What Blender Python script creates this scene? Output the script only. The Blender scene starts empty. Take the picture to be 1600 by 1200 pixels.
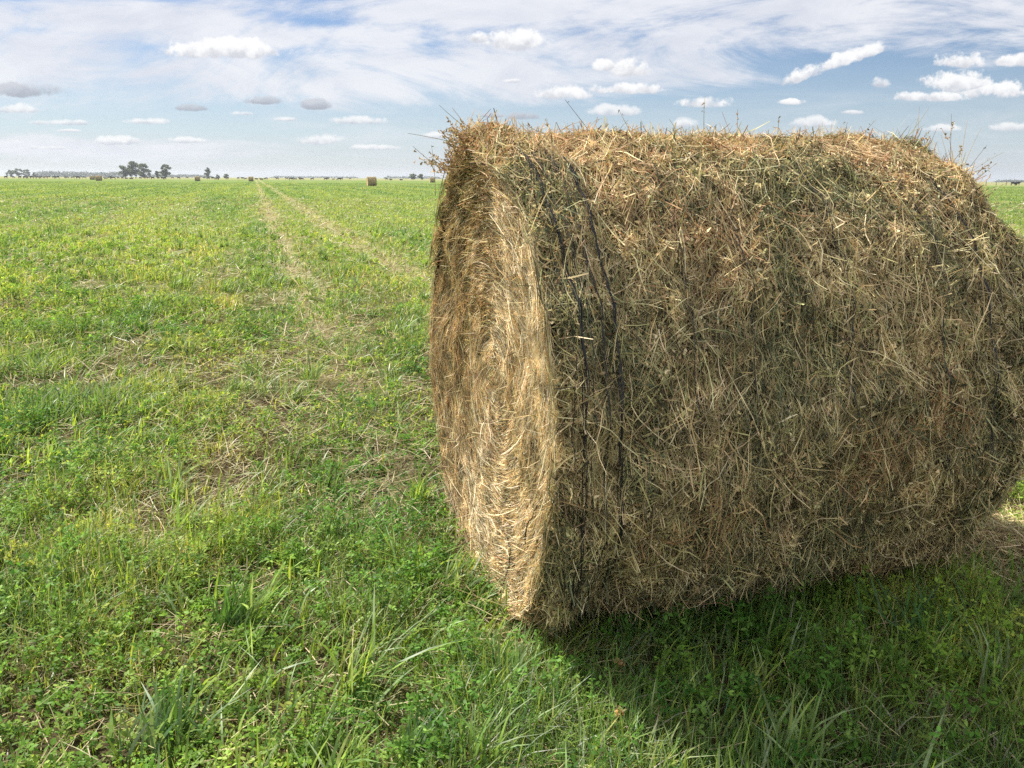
import bpy, bmesh, math, random
import numpy as np
from mathutils import Matrix, Vector

rng = np.random.default_rng(7)
random.seed(7)
scene = bpy.context.scene
COL = scene.collection

# ------------------------------------------------------------------ camera
F_PX = 1260.0                      # focal length in pixels of the 1600 px wide photograph
CAM_H = 1.467
PITCH = math.atan((600 - 279) / F_PX)
ROLL = 0.0058
HAZE = 0.00020
cam_data = bpy.data.cameras.new('camera')
cam_data.sensor_width = 36.0
cam_data.lens = 36.0 * F_PX / 1600.0
cam_data.clip_start = 0.05
cam_data.clip_end = 20000.0
cam = bpy.data.objects.new('camera', cam_data)
COL.objects.link(cam)
cam.matrix_world = Matrix.Translation((0, 0, CAM_H)) @ Matrix.Rotation(math.pi / 2 - PITCH, 4, 'X') @ Matrix.Rotation(ROLL, 4, 'Z')
scene.camera = cam


def ray(px, py):
    """direction in the world of a point of the photograph"""
    X, Y = px - 800.0, py - 600.0
    c, s = math.cos(ROLL), math.sin(ROLL)
    X, Y = X * c + Y * s, -X * s + Y * c
    X, Y = X / F_PX, -Y / F_PX
    cp, sp = math.cos(PITCH), math.sin(PITCH)
    return np.array([X, cp + Y * sp, -sp + Y * cp])


def on_ground(px, py):
    d = ray(px, py)
    t = -CAM_H / d[2]
    return d[0] * t, d[1] * t


def at_depth(px, depth):
    """ground position on the sight line of a column, at a depth along +Y"""
    d = ray(px, 285)
    return d[0] / d[1] * depth, depth


SUN_AZ, SUN_EL = math.radians(-50), math.radians(51)     # azimuth from +Y, negative = left
SUN_DIR = np.array([math.sin(SUN_AZ) * math.cos(SUN_EL), math.cos(SUN_AZ) * math.cos(SUN_EL), math.sin(SUN_EL)])


# ------------------------------------------------------------------ properties
def tag(o, label=None, cat=None, group=None, kind=None):
    if label: o['label'] = label
    if cat: o['category'] = cat
    if group: o['group'] = group
    if kind: o['kind'] = kind
    return o


def empty(name, loc, rz=0.0):
    o = bpy.data.objects.new(name, None)
    o.location = loc
    o.rotation_euler = (0, 0, rz)
    COL.objects.link(o)
    return o


# ------------------------------------------------------------------ numpy noise
def _hash(ix, iy, iz, seed):
    h = (ix.astype(np.int64) * 374761393 + iy.astype(np.int64) * 668265263 + iz.astype(np.int64) * 2147483647 + seed * 974634777)
    h = (h ^ (h >> 13)) * 1274126177
    h = h & 0x7fffffff
    h = (h ^ (h >> 16)) * 2246822519 & 0x7fffffff
    return (h & 0xffff) / 65535.0


def vnoise(x, y, z=None, seed=0):
    x = np.asarray(x, float); y = np.asarray(y, float)
    z = np.zeros_like(x) if z is None else np.asarray(z, float)
    ix, iy, iz = np.floor(x), np.floor(y), np.floor(z)
    fx, fy, fz = x - ix, y - iy, z - iz
    fx, fy, fz = [f * f * (3 - 2 * f) for f in (fx, fy, fz)]
    r = 0
    for a in (0, 1):
        for b in (0, 1):
            for c in (0, 1):
                w = (fx if a else 1 - fx) * (fy if b else 1 - fy) * (fz if c else 1 - fz)
                r = r + w * _hash(ix + a, iy + b, iz + c, seed)
    return r


def fbm(x, y, z=None, seed=0, octaves=3):
    r, amp, tot = 0, 1.0, 0
    z = np.zeros_like(np.asarray(x, float)) if z is None else z
    for k in range(octaves):
        r = r + amp * vnoise(np.asarray(x) * 2 ** k + 13.7 * k, np.asarray(y) * 2 ** k + 5.1 * k, np.asarray(z) * 2 ** k, seed + k)
        tot += amp
        amp *= 0.5
    return r / tot


def sstep(a, b, x):
    t = np.clip((x - a) / (b - a), 0, 1)
    return t * t * (3 - 2 * t)


# ------------------------------------------------------------------ mesh accumulator
class Acc:
    def __init__(self):
        self.v, self.f, self.c, self.m, self.n = [], [], [], [], 0

    def quads(self, verts, faces, cols, mat=0):
        verts = np.asarray(verts, np.float32).reshape(-1, 3)
        cols = np.asarray(cols, np.float32)
        if cols.ndim == 1:
            cols = np.tile(cols, (len(verts), 1))
        self.v.append(verts)
        self.f.append(np.asarray(faces, np.int32).reshape(-1, 4) + self.n)
        self.c.append(cols)
        self.m.append(np.full(len(self.f[-1]), mat, np.int32))
        self.n += len(verts)

    def ribbons(self, P, side, W, col, mat=0):
        """P (N,K,3) centre lines, side (N,3) or (N,K,3), W (N,K) full widths, col (N,3)"""
        N, K = P.shape[:2]
        if N == 0: return
        if side.ndim == 2: side = side[:, None, :]
        off = side * (W[..., None] * 0.5)
        V = np.empty((N, K, 2, 3), np.float32)
        V[:, :, 0] = P - off
        V[:, :, 1] = P + off
        base = (np.arange(N) * K * 2)[:, None] + (np.arange(K - 1) * 2)[None, :]
        Fq = np.stack([base, base + 1, base + 3, base + 2], -1).reshape(-1, 4)
        C = np.repeat(np.asarray(col, np.float32), K * 2, axis=0)
        self.quads(V.reshape(-1, 3), Fq, C, mat)

    def tube(self, pts, rad, col, n=5, mat=0):
        pts = np.asarray(pts, float)
        K = len(pts)
        rad = np.broadcast_to(np.asarray(rad, float), (K,))
        T = np.gradient(pts, axis=0)
        T /= np.linalg.norm(T, axis=1, keepdims=True) + 1e-9
        ref = np.array([0.31, 0.22, 0.93]) if abs(T[0, 2]) < 0.9 else np.array([1.0, 0.1, 0])
        A = np.cross(T, ref); A /= np.linalg.norm(A, axis=1, keepdims=True) + 1e-9
        B = np.cross(T, A)
        ang = np.arange(n) * 2 * np.pi / n
        V = pts[:, None] + rad[:, None, None] * (A[:, None] * np.cos(ang)[None, :, None] + B[:, None] * np.sin(ang)[None, :, None])
        i, j = np.meshgrid(np.arange(K - 1), np.arange(n), indexing='ij')
        j2 = (j + 1) % n
        Fq = np.stack([i * n + j, i * n + j2, (i + 1) * n + j2, (i + 1) * n + j], -1).reshape(-1, 4)
        self.quads(V.reshape(-1, 3), Fq, np.asarray(col, float), mat)

    def grid(self, V, col, mat=0, wrap=False):
        """V (A,B,3) grid of points; wrap closes the B direction"""
        A, B = V.shape[:2]
        i, j = np.meshgrid(np.arange(A - 1), np.arange(B if wrap else B - 1), indexing='ij')
        j2 = (j + 1) % B
        Fq = np.stack([i * B + j, i * B + j2, (i + 1) * B + j2, (i + 1) * B + j], -1).reshape(-1, 4)
        col = np.asarray(col, float)
        self.quads(V.reshape(-1, 3), Fq, col.reshape(-1, 3) if col.ndim == 3 else col, mat)

    def build(self, name, mats, parent=None, smooth=True):
        v = np.concatenate(self.v); f = np.concatenate(self.f); c = np.concatenate(self.c); m = np.concatenate(self.m)
        me = bpy.data.meshes.new(name)
        me.vertices.add(len(v)); me.vertices.foreach_set('co', v.astype(np.float32).ravel())
        me.loops.add(len(f) * 4); me.loops.foreach_set('vertex_index', f.astype(np.int32).ravel())
        me.polygons.add(len(f)); me.polygons.foreach_set('loop_start', np.arange(0, len(f) * 4, 4, dtype=np.int32))
        me.polygons.foreach_set('material_index', m)
        me.update(calc_edges=True)
        me.polygons.foreach_set('use_smooth', np.full(len(f), smooth, bool))
        at = me.attributes.new('tint', 'BYTE_COLOR', 'POINT')
        cc = np.ones((len(c), 4), np.float32); cc[:, :3] = np.clip(c, 0, 1)
        at.data.foreach_set('color', cc.ravel())
        for mt in (mats if isinstance(mats, (list, tuple)) else [mats]): me.materials.append(mt)
        o = bpy.data.objects.new(name, me)
        COL.objects.link(o)
        if parent: o.parent = parent
        return o


# ------------------------------------------------------------------ materials
class NT:
    def __init__(self, tree):
        self.t = tree
        tree.nodes.clear()

    def n(self, kind, ins=None, **props):
        nd = self.t.nodes.new(kind)
        for k, v in props.items(): setattr(nd, k, v)
        for k, v in (ins or {}).items():
            s = nd.inputs[k]
            if isinstance(v, bpy.types.NodeSocket): self.t.links.new(v, s)
            elif isinstance(v, bpy.types.Node): self.t.links.new(v.outputs[0], s)
            else: s.default_value = v
        return nd

    def math(self, op, a, b=None, c=None, clamp=False):
        ins = {0: a}
        if b is not None: ins[1] = b
        if c is not None: ins[2] = c
        return self.n('ShaderNodeMath', ins, operation=op, use_clamp=clamp).outputs[0]

    def mix(self, fac, a, b, blend='MIX'):
        nd = self.n('ShaderNodeMix', None, data_type='RGBA', blend_type=blend)
        for idx, v in ((0, fac), (6, a), (7, b)):
            s = nd.inputs[idx]
            if isinstance(v, bpy.types.NodeSocket): self.t.links.new(v, s)
            else: s.default_value = v
        return nd.outputs[2]

    def maprange(self, v, a, b, c=0.0, d=1.0, smooth=True):
        nd = self.n('ShaderNodeMapRange', {'Value': v, 'From Min': a, 'From Max': b, 'To Min': c, 'To Max': d}, clamp=True)
        if smooth: nd.interpolation_type = 'SMOOTHSTEP'
        return nd.outputs[0]


def new_mat(name):
    m = bpy.data.materials.new(name)
    m.use_nodes = True
    return m, NT(m.node_tree)


def leaf_material(name, trans=0.4, gloss=0.05, rough=0.35, tmul=(1.5, 1.45, 0.7), noise_scale=30.0, var=0.25):
    m, t = new_mat(name)
    a = t.n('ShaderNodeAttribute', attribute_name='tint')
    geo = t.n('ShaderNodeTexCoord')
    nz = t.n('ShaderNodeTexNoise', {'Vector': geo.outputs['Object'], 'Scale': noise_scale, 'Detail': 2.0})
    k = t.maprange(nz.outputs[0], 0.3, 0.7, 1 - var, 1 + var)
    vm = t.n('ShaderNodeVectorMath', {0: a.outputs['Color'], 3: k}, operation='SCALE')
    col = vm.outputs[0]
    d = t.n('ShaderNodeBsdfDiffuse', {'Color': col})
    tc = t.n('ShaderNodeVectorMath', {0: col, 1: tmul}, operation='MULTIPLY').outputs[0]
    tr = t.n('ShaderNodeBsdfTranslucent', {'Color': tc})
    mx = t.n('ShaderNodeMixShader', {0: trans, 1: d.outputs[0], 2: tr.outputs[0]})
    gl = t.n('ShaderNodeBsdfGlossy', {'Color': (1, 1, 1, 1), 'Roughness': rough})
    fr = t.n('ShaderNodeLayerWeight', {'Blend': 0.25})
    gf = t.math('MULTIPLY_ADD', fr.outputs['Fresnel'], gloss * 6, gloss)
    mx2 = t.n('ShaderNodeMixShader', {0: gf, 1: mx.outputs[0], 2: gl.outputs[0]})
    t.n('ShaderNodeOutputMaterial', {0: mx2.outputs[0]})
    return m


MAT = {}
MAT['grass'] = leaf_material('grass_blades', 0.45, 0.015, 0.40)
MAT['leaf'] = leaf_material('clover_leaves', 0.45, 0.006, 0.45)
MAT['dry'] = leaf_material('dry_stalks', 0.2, 0.015, 0.5, (1.15, 1.0, 0.75))
MAT['hay'] = leaf_material('hay_strands', 0.22, 0.0, 0.5, (1.15, 1.0, 0.75), 14.0, 0.3)
MAT['crown'] = leaf_material('tree_leaves', 0.35, 0.01, 0.5, (1.2, 1.2, 0.8), 0.5, 0.3)


def hay_core_material():
    m, t = new_mat('packed_hay')
    a = t.n('ShaderNodeAttribute', attribute_name='tint')
    tc = t.n('ShaderNodeTexCoord')
    mp = t.n('ShaderNodeMapping', {'Vector': tc.outputs['Object'], 'Scale': (130, 30, 30)})
    nz = t.n('ShaderNodeTexNoise', {'Vector': mp.outputs[0], 'Scale': 1.0, 'Detail': 6.0, 'Roughness': 0.75})
    r = t.n('ShaderNodeValToRGB', {'Fac': nz.outputs[0]})
    e = r.color_ramp.elements
    e[0].position, e[0].color = 0.3, (0.25, 0.25, 0.25, 1)
    e[1].position, e[1].color = 0.75, (1.5, 1.5, 1.5, 1)
    col = t.mix(1.0, a.outputs['Color'], r.outputs[0], 'MULTIPLY')
    bp = t.n('ShaderNodeBump', {'Height': nz.outputs[0], 'Strength': 0.9, 'Distance': 0.03})
    d = t.n('ShaderNodeBsdfDiffuse', {'Color': col, 'Normal': bp.outputs[0]})
    t.n('ShaderNodeOutputMaterial', {0: d.outputs[0]})
    return m


MAT['core'] = hay_core_material()


def plain_material(name, rgb, rough=0.6, scale=40.0, var=0.35, spec=0.3):
    m, t = new_mat(name)
    tc = t.n('ShaderNodeTexCoord')
    nz = t.n('ShaderNodeTexNoise', {'Vector': tc.outputs['Object'], 'Scale': scale, 'Detail': 4.0})
    k = t.maprange(nz.outputs[0], 0.3, 0.7, 1 - var, 1 + var)
    c = t.n('ShaderNodeVectorMath', {0: rgb, 3: k}, operation='SCALE').outputs[0]
    b = t.n('ShaderNodeBsdfPrincipled', {'Base Color': c, 'Roughness': rough, 'Specular IOR Level': spec})
    t.n('ShaderNodeOutputMaterial', {0: b.outputs[0]})
    return m


MAT['net'] = plain_material('black_plastic_net', (0.012, 0.012, 0.014), 0.5, 60.0, 0.3, 0.4)
MAT['hide'] = plain_material('black_hide', (0.012, 0.011, 0.011), 0.7, 3.0)
MAT['hide_brown'] = plain_material('brown_hide', (0.10, 0.045, 0.022), 0.7, 3.0)
MAT['bark'] = plain_material('bark', (0.10, 0.08, 0.06), 0.9, 2.0)
MAT['post'] = plain_material('weathered_wood', (0.11, 0.09, 0.075), 0.9, 3.0)
MAT['wire'] = plain_material('fence_wire', (0.25, 0.25, 0.26), 0.5, 3.0)

# ------------------------------------------------------------------ windrow tracks (bands of stubble and dry stalks)
VP = ray(398, 281)                                        # where the tracks run to
TDIR = np.array([VP[0], VP[1]]) / math.hypot(VP[0], VP[1])
TNRM = np.array([TDIR[1], -TDIR[0]])                      # to the right of the track


def track_off(px, py):
    x, y = on_ground(px, py)
    return x * TNRM[0] + y * TNRM[1]


TRK_A = track_off(478, 462)
TRK_B = track_off(545, 372)
TRK_C = track_off(310, 500)


def tracks(x, y):
    """0..1 strength of the dry tracks (a, b) and of the yellowish strip (c)"""
    s = x * TNRM[0] + y * TNRM[1]
    wob = (fbm(x * 0.35, y * 0.35, seed=31) - 0.5) * 0.7
    brk = sstep(0.38, 0.6, fbm(s * 1.2, (x * TDIR[0] + y * TDIR[1]) * 0.3, seed=37))
    a = np.exp(-((s - TRK_A + wob) / 0.34) ** 2) * (0.3 + 0.7 * brk)
    b = np.exp(-((s - TRK_B + wob) / 0.38) ** 2) * (0.35 + 0.65 * brk)
    c = np.exp(-((s - TRK_C + wob) / 0.6) ** 2)
    near = 0.34 + 0.66 * sstep(4.0, 11.0, y)
    spot = sstep(0.5, 0.66, fbm(x * 1.5 + 4, y * 1.1, seed=39)) * np.exp(-((s - TRK_A) / 0.8) ** 2) * 0.7
    return np.maximum(np.maximum(a, b) * near, spot * (1 - sstep(6, 12, y)) * sstep(2.4, 3.4, y)), c


# ------------------------------------------------------------------ ground sheet
def ground_material():
    m, t = new_mat('meadow_soil_and_sward')
    tc = t.n('ShaderNodeTexCoord')
    P = tc.outputs['Object']
    sep = t.n('ShaderNodeSeparateXYZ', {0: P})
    # mulch close by, closed sward farther on
    near = t.n('ShaderNodeVectorMath', {0: P}, operation='LENGTH').outputs['Value']
    far = t.maprange(near, 5.0, 22.0)
    n1 = t.n('ShaderNodeTexNoise', {'Vector': P, 'Scale': 9.0, 'Detail': 8.0, 'Roughness': 0.75}).outputs[0]
    mulch = t.n('ShaderNodeValToRGB', {'Fac': n1})
    e = mulch.color_ramp.elements
    e[0].position, e[0].color = 0.3, (0.022, 0.018, 0.010, 1)
    e[1].position, e[1].color = 0.72, (0.13, 0.105, 0.055, 1)
    mp = t.n('ShaderNodeMapping', {'Vector': P, 'Rotation': (0, 0, -math.atan2(TDIR[0], TDIR[1]) * -1), 'Scale': (1.0, 0.16, 1.0)})
    nbig = t.n('ShaderNodeTexNoise', {'Vector': mp.outputs[0], 'Scale': 0.09, 'Detail': 6.0, 'Roughness': 0.6}).outputs[0]
    nmid = t.n('ShaderNodeTexNoise', {'Vector': P, 'Scale': 1.7, 'Detail': 8.0, 'Roughness': 0.8}).outputs[0]
    g = t.n('ShaderNodeValToRGB', {'Fac': nmid})
    e = g.color_ramp.elements
    e[0].position, e[0].color = 0.3, (0.085, 0.135, 0.03, 1)
    e[1].position, e[1].color = 0.72, (0.205, 0.285, 0.075, 1)
    sdot = t.n('ShaderNodeVectorMath', {0: P, 1: (TNRM[0], TNRM[1], 0)}, operation='DOT_PRODUCT').outputs['Value']
    ldot = t.n('ShaderNodeVectorMath', {0: P, 1: (TDIR[0], TDIR[1], 0)}, operation='DOT_PRODUCT').outputs['Value']
    sl = t.n('ShaderNodeCombineXYZ', {0: t.math('MULTIPLY', sdot, 0.35), 1: t.math('MULTIPLY', ldot, 0.02), 2: 0.0}).outputs[0]
    nstr = t.n('ShaderNodeTexNoise', {'Vector': sl, 'Scale': 1.0, 'Detail': 5.0, 'Roughness': 0.6}).outputs[0]
    g2 = t.mix(t.maprange(nstr, 0.38, 0.66), g.outputs[0], (0.235, 0.265, 0.095, 1))
    sward = t.mix(t.maprange(nbig, 0.25, 0.8, 0.3, 0.9), g.outputs[0], g2)
    col = t.mix(far, mulch.outputs[0], sward)
    # dry tracks
    s = t.n('ShaderNodeVectorMath', {0: P, 1: (TNRM[0], TNRM[1], 0)}, operation='DOT_PRODUCT').outputs['Value']
    nw = t.n('ShaderNodeTexNoise', {'Vector': P, 'Scale': 0.45, 'Detail': 5.0}).outputs[0]
    sw = t.math('MULTIPLY_ADD', nw, 0.9, t.math('SUBTRACT', s, 0.45))
    for off, w, amt in ((TRK_A, 0.6, 0.85), (TRK_B, 0.6, 0.85)):
        d = t.math('ABSOLUTE', t.math('SUBTRACT', sw, off))
        mask = t.math('MULTIPLY', t.maprange(d, w, 0.05, 0.0, 1.0), t.maprange(nmid, 0.3, 0.6, 0.25, amt))
        mask = t.math('MULTIPLY', mask, t.maprange(near, 4.0, 11.0, 0.25, 1.0))
        col = t.mix(mask, col, (0.34, 0.29, 0.155, 1))
    # dry pasture beyond the meadow
    nd = t.n('ShaderNodeTexNoise', {'Vector': P, 'Scale': 0.02, 'Detail': 4.0}).outputs[0]
    edge = t.math('MULTIPLY_ADD', nd, 120.0, t.math('MULTIPLY_ADD', sep.outputs[0], -0.22, sep.outputs[1]))
    dm = t.maprange(edge, 500.0, 570.0)
    right = t.maprange(t.math('SUBTRACT', sep.outputs[1], t.math('MULTIPLY', sep.outputs[0], 0.2)), 255.0, 275.0)
    right = t.math('MULTIPLY', right, t.maprange(t.math('DIVIDE', sep.outputs[0], t.math('MAXIMUM', sep.outputs[1], 1.0)), 0.35, 0.45))
    dm = t.math('MAXIMUM', dm, right)
    col = t.mix(t.math('MULTIPLY', dm, 0.65), col, (0.30, 0.27, 0.13, 1))
    bp = t.n('ShaderNodeBump', {'Height': nmid, 'Strength': 0.5, 'Distance': 0.08})
    d = t.n('ShaderNodeBsdfDiffuse', {'Color': col, 'Normal': bp.outputs[0]})
    t.n('ShaderNodeOutputMaterial', {0: d.outputs[0]})
    return m


ys = np.concatenate([-np.geomspace(55, 2, 10), np.geomspace(2, 2990, 30) - 1.0])
xs = np.concatenate([-np.geomspace(2990, 2, 20), [0], np.geomspace(2, 2990, 20)])
gx, gy = np.meshgrid(xs, ys)
g = Acc()
g.grid(np.stack([gx, gy, np.zeros_like(gx)], -1), (0.1, 0.15, 0.05))
tag(g.build('field', ground_material()), 'flat green hay meadow reaching to the horizon', 'field', kind='structure')

# ------------------------------------------------------------------ the big round bale
R = 0.828
BL = 1.655
BZ = R - 0.069
BAZ = math.radians(18.1)
BC = np.array([-0.11, 2.80])                               # centre of the left end, on the ground
AX = np.array([math.cos(BAZ), math.sin(BAZ)])


def prof(t):
    """radius change along the roll (t metres from the left end)"""
    e0 = -0.055 * np.exp(-np.clip(t, 0, None) / 0.03)
    lip = 0.018 * np.exp(-((t - 0.06) / 0.06) ** 2)
    groove = -0.035 * np.exp(-((t - 0.20) / 0.075) ** 2)
    e1 = -0.035 * np.exp(-np.clip(BL - t, 0, None) / 0.03)
    return e0 + lip + groove + e1


def surf_r(t, th):
    cx, cy = np.cos(th), np.sin(th)
    n1 = fbm(t * 5.0 + 3, cx * 4.0, cy * 4.0, seed=3) - 0.5
    n2 = fbm(t * 15.0, cx * 9.0 + 7, cy * 9.0, seed=9) - 0.5
    phi = np.abs((th + np.pi / 2 + np.pi) % (2 * np.pi) - np.pi)
    sag = 0.028 * np.exp(-((phi - 0.72) / 0.36) ** 2)              # the weight of the bale spreads its foot
    tufty = 0.05 * np.exp(-((t - 0.03) / 0.07) ** 2) * np.exp(-((th - 1.85) / 0.25) ** 2)
    return R + prof(t) + 0.060 * n1 + 0.055 * n2 + 0.022 * (fbm(t * 34.0, cx * 20.0, cy * 20.0 + 3, seed=15, octaves=2) - 0.5) + tufty + sag


def side_pt(t, th, lift=0.0):
    """local coordinates: x along the roll, y away from the camera side, z up"""
    r = surf_r(t, th) + lift
    z = BZ + r * np.sin(th)
    z = np.where(z < 0.02, 0.02 + (z - 0.02) * 0.12, z)
    return np.stack([t + np.zeros_like(r), -r * np.cos(th), z], -1)


def dish(rho, th):
    q = rho / R
    n1 = fbm(rho * 5, np.cos(th) * 2.5, np.sin(th) * 2.5, seed=17, octaves=4) - 0.5
    lay = fbm((rho - 0.02 * th) * 26, np.cos(th) * 1.6, np.sin(th) * 1.6, seed=19, octaves=2) - 0.5
    spiral = 0.020 * lay
    return 0.075 * (1 - np.clip(q, 0, 1) ** 2.0) + 0.07 * n1 + spiral * sstep(0.1, 0.3, q) * (1 - sstep(0.85, 1, q))


def face_pt(rho, th, lift=0.0):
    x = dish(rho, th) - lift
    z = BZ + rho * np.sin(th)
    z = np.where(z < 0.02, 0.02 + (z - 0.02) * 0.12, z)
    return np.stack([x, -rho * np.cos(th), z], -1)


def palette(cols, w, n):
    cols = np.array(cols); w = np.array(w, float)
    k = rng.choice(len(cols), n, p=w / w.sum())
    c = cols[k]
    return c * rng.uniform(0.75, 1.25, (n, 1)) * rng.uniform(0.93, 1.07, (n, 3))


HAY_TAN = (0.6, 0.475, 0.265)
HAY_PALE = (0.74, 0.64, 0.4)
HAY_BROWN = (0.31, 0.225, 0.125)
HAY_RUST = (0.44, 0.27, 0.14)
HAY_GREEN = (0.155, 0.17, 0.1)
HAY_OLIVE = (0.43, 0.405, 0.2)
HAY_GOLD = (0.63, 0.48, 0.255)
HAY_DARK = (0.08, 0.072, 0.048)


def zone_cols(t, th, n, pale=1.0):
    """hay colours with rusty, grey green and straw coloured patches"""
    zg = fbm(t * 7 + 11, np.cos(th) * 3.6, np.sin(th) * 3.6, seed=41)
    zr = fbm(t * 4 + 31, np.cos(th) * 3.2, np.sin(th) * 3.2, seed=43)
    base = palette([HAY_TAN, HAY_PALE, HAY_BROWN, HAY_OLIVE, HAY_DARK], [0.30, 0.26 * pale, 0.12, 0.22, 0.14], n)
    gr = palette([HAY_GREEN, HAY_OLIVE, HAY_TAN, HAY_DARK], [0.48, 0.28, 0.12, 0.12], n)
    ru = palette([HAY_RUST, HAY_BROWN, HAY_TAN], [0.4, 0.3, 0.3], n)
    pg = sstep(0.42, 0.62, zg) * 0.78
    pr = sstep(0.50, 0.72, zr) * 0.5
    sun_side = sstep(0.6, 1.2, th) * (1 - 0.7 * sstep(0.5, 0.62, zg))       # sunlight on the top put into the colour: paler, rustier
    sunlit = rng.random(n) < 0.55 * sun_side
    base = np.where(sunlit[:, None], palette([HAY_PALE, HAY_TAN, (0.58, 0.39, 0.24), HAY_RUST], [0.27, 0.15, 0.33, 0.25], n), base)
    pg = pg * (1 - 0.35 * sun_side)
    u = rng.random(n)
    out = np.where((u < pg)[:, None], gr, base)
    u2 = rng.random(n)
    return np.where((u2 < pr)[:, None], ru, out)


def strands_side(acc, n, lmin, lmax, wmin, wmax, K=5, spread=0.6, rand=0.25, lift=0.012, pale=1.0, off=(0.0, 0.02), th_rng=(-1.75, 2.7), lock=1, lock_r=0.012):
    m = n // lock
    n = m * lock
    rp = lambda q: np.repeat(q, lock)
    t0 = rp(rng.uniform(-0.01, BL + 0.02, m)) + (rng.normal(0, lock_r, n) if lock > 1 else 0)
    th0 = rp(rng.uniform(th_rng[0], th_rng[1], m)) + (rng.normal(0, 0.03, n) if lock > 1 else 0)
    L = rng.uniform(0, 1, n) ** 1.6 * (lmax - lmin) + lmin
    al = rp(np.where(rng.random(m) < rand, rng.uniform(-1.57, 1.57, m), rng.normal(0, spread, m)))
    cur = rp(rng.normal(0, 0.9, m))
    if lock > 1:
        al = al + rng.normal(0, 0.16, n); cur = cur + rng.normal(0, 0.4, n)
    s = np.linspace(-0.5, 0.5, K)[None, :]
    ang = al[:, None] + cur[:, None] * s
    # integrate a gently curved path on the surface
    dt = np.sin(ang) * L[:, None] / (K - 1)
    dth = np.cos(ang) * L[:, None] / (K - 1) / R
    t = t0[:, None] + np.cumsum(dt, 1) - dt.sum(1, keepdims=True) / 2
    th = th0[:, None] + np.cumsum(dth, 1) - dth.sum(1, keepdims=True) / 2
    t = np.clip(t, -0.03, BL + 0.03)
    th = np.maximum(th, -1.9)
    o = (rp(rng.uniform(off[0], off[1], m)) + (rng.normal(0, 0.003, n) if lock > 1 else 0))[:, None]
    up = np.minimum(rng.exponential(lift, n), 0.06)[:, None]
    end = np.where(rng.random(n) < 0.5, 1, -1)[:, None]
    lf = o + up * (s * end + 0.5) ** 2 + rng.normal(0, 0.002, (n, K))
    P = side_pt(t, th, lf)
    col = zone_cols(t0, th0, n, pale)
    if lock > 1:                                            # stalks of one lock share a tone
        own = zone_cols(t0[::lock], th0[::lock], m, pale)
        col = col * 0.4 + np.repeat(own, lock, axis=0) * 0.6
    nrm = np.stack([np.zeros(n), -np.cos(th0), np.sin(th0)], -1)
    T = P[:, -1] - P[:, 0]
    side = np.cross(T, nrm + rng.normal(0, 0.5, (n, 3)))
    side /= np.linalg.norm(side, axis=1, keepdims=True) + 1e-9
    W = rng.uniform(wmin, wmax, n)[:, None] * np.concatenate([[0.7], np.ones(K - 2), [0.5]])[None, :]
    acc.ribbons(P, side, W, col, 1)


def flakes_side(acc, n, smin, smax):
    """small dry leaves"""
    t = rng.uniform(-0.01, BL + 0.02, n); th = rng.uniform(-1.75, 2.7, n)
    zg = fbm(t * 4 + 11, np.cos(th) * 3.2, np.sin(th) * 3.2, seed=41)
    keep = rng.random(n) < 0.45 + sstep(0.4, 0.6, zg) + (th > 0.6)
    t, th = t[keep], th[keep]
    n = len(t)
    P0 = side_pt(t, th, rng.uniform(0.0, 0.024, n))
    nv = np.stack([np.zeros(n), -np.cos(th), np.sin(th)], -1)
    d = rng.normal(0, 1, (n, 3)); d -= nv * (d * nv).sum(1, keepdims=True) * rng.uniform(0.3, 1.0, (n, 1))
    d /= np.linalg.norm(d, axis=1, keepdims=True)
    L = rng.uniform(smin, smax, n)[:, None]
    bend = rng.normal(0, 0.35, (n, 3)) * L
    P = np.stack([P0, P0 + d * L * 0.5 + bend * 0.5, P0 + d * L], 1)
    side = np.cross(d, nv + rng.normal(0, 0.55, (n, 3))); side /= np.linalg.norm(side, axis=1, keepdims=True) + 1e-9
    W = L * np.array([[0.25, 0.5, 0.12]])
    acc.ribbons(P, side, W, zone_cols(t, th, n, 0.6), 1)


bale = empty('hay_bale', (BC[0], BC[1], 0), BAZ)
tag(bale, 'large round hay bale close by, bound with black net, casting its shadow on the grass', 'hay bale')

body = Acc()
tg, hg = np.meshgrid(np.linspace(0, BL, 240), np.linspace(0, 2 * np.pi, 520, endpoint=False), indexing='ij')
V = side_pt(tg, hg, -0.012)
cc = zone_cols(tg.ravel(), hg.ravel(), tg.size).reshape(tg.shape + (3,)) * 0.42  # core colour darkened to stand for shade in gaps between strands
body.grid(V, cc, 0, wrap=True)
# far end, closed
rr, hh = np.meshgrid(np.linspace(0.01, 1, 24), np.linspace(0, 2 * np.pi, 260, endpoint=False), indexing='ij')
edge = side_pt(np.full(260, BL), np.linspace(0, 2 * np.pi, 260, endpoint=False), -0.012)
ctr = np.array([BL + 0.05, 0, BZ])
Vf = ctr + (edge[None] - ctr) * rr[..., None]
body.grid(Vf[::-1], np.array(HAY_BROWN) * 0.7, 0, wrap=True)
strands_side(body, 34000, 0.03, 0.20, 0.0011, 0.003, off=(-0.008, 0.012), spread=0.5, rand=0.16)
strands_side(body, 40000, 0.06, 0.30, 0.0012, 0.003, K=6, off=(-0.006, 0.020), spread=0.36, rand=0.10, lock=9)
strands_side(body, 6500, 0.10, 0.38, 0.0014, 0.0034, K=7, spread=0.6, rand=0.28, lift=0.02, pale=1.8, off=(0.006, 0.022))
strands_side(body, 340, 0.10, 0.26, 0.0025, 0.0046, K=7, spread=0.9, rand=0.5, lift=0.02, pale=4.0, off=(0.008, 0.022))
strands_side(body, 16000, 0.02, 0.07, 0.002, 0.005, K=3, spread=1.0, rand=0.6, lift=0.02)
flakes_side(body, 150000, 0.005, 0.02)
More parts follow.
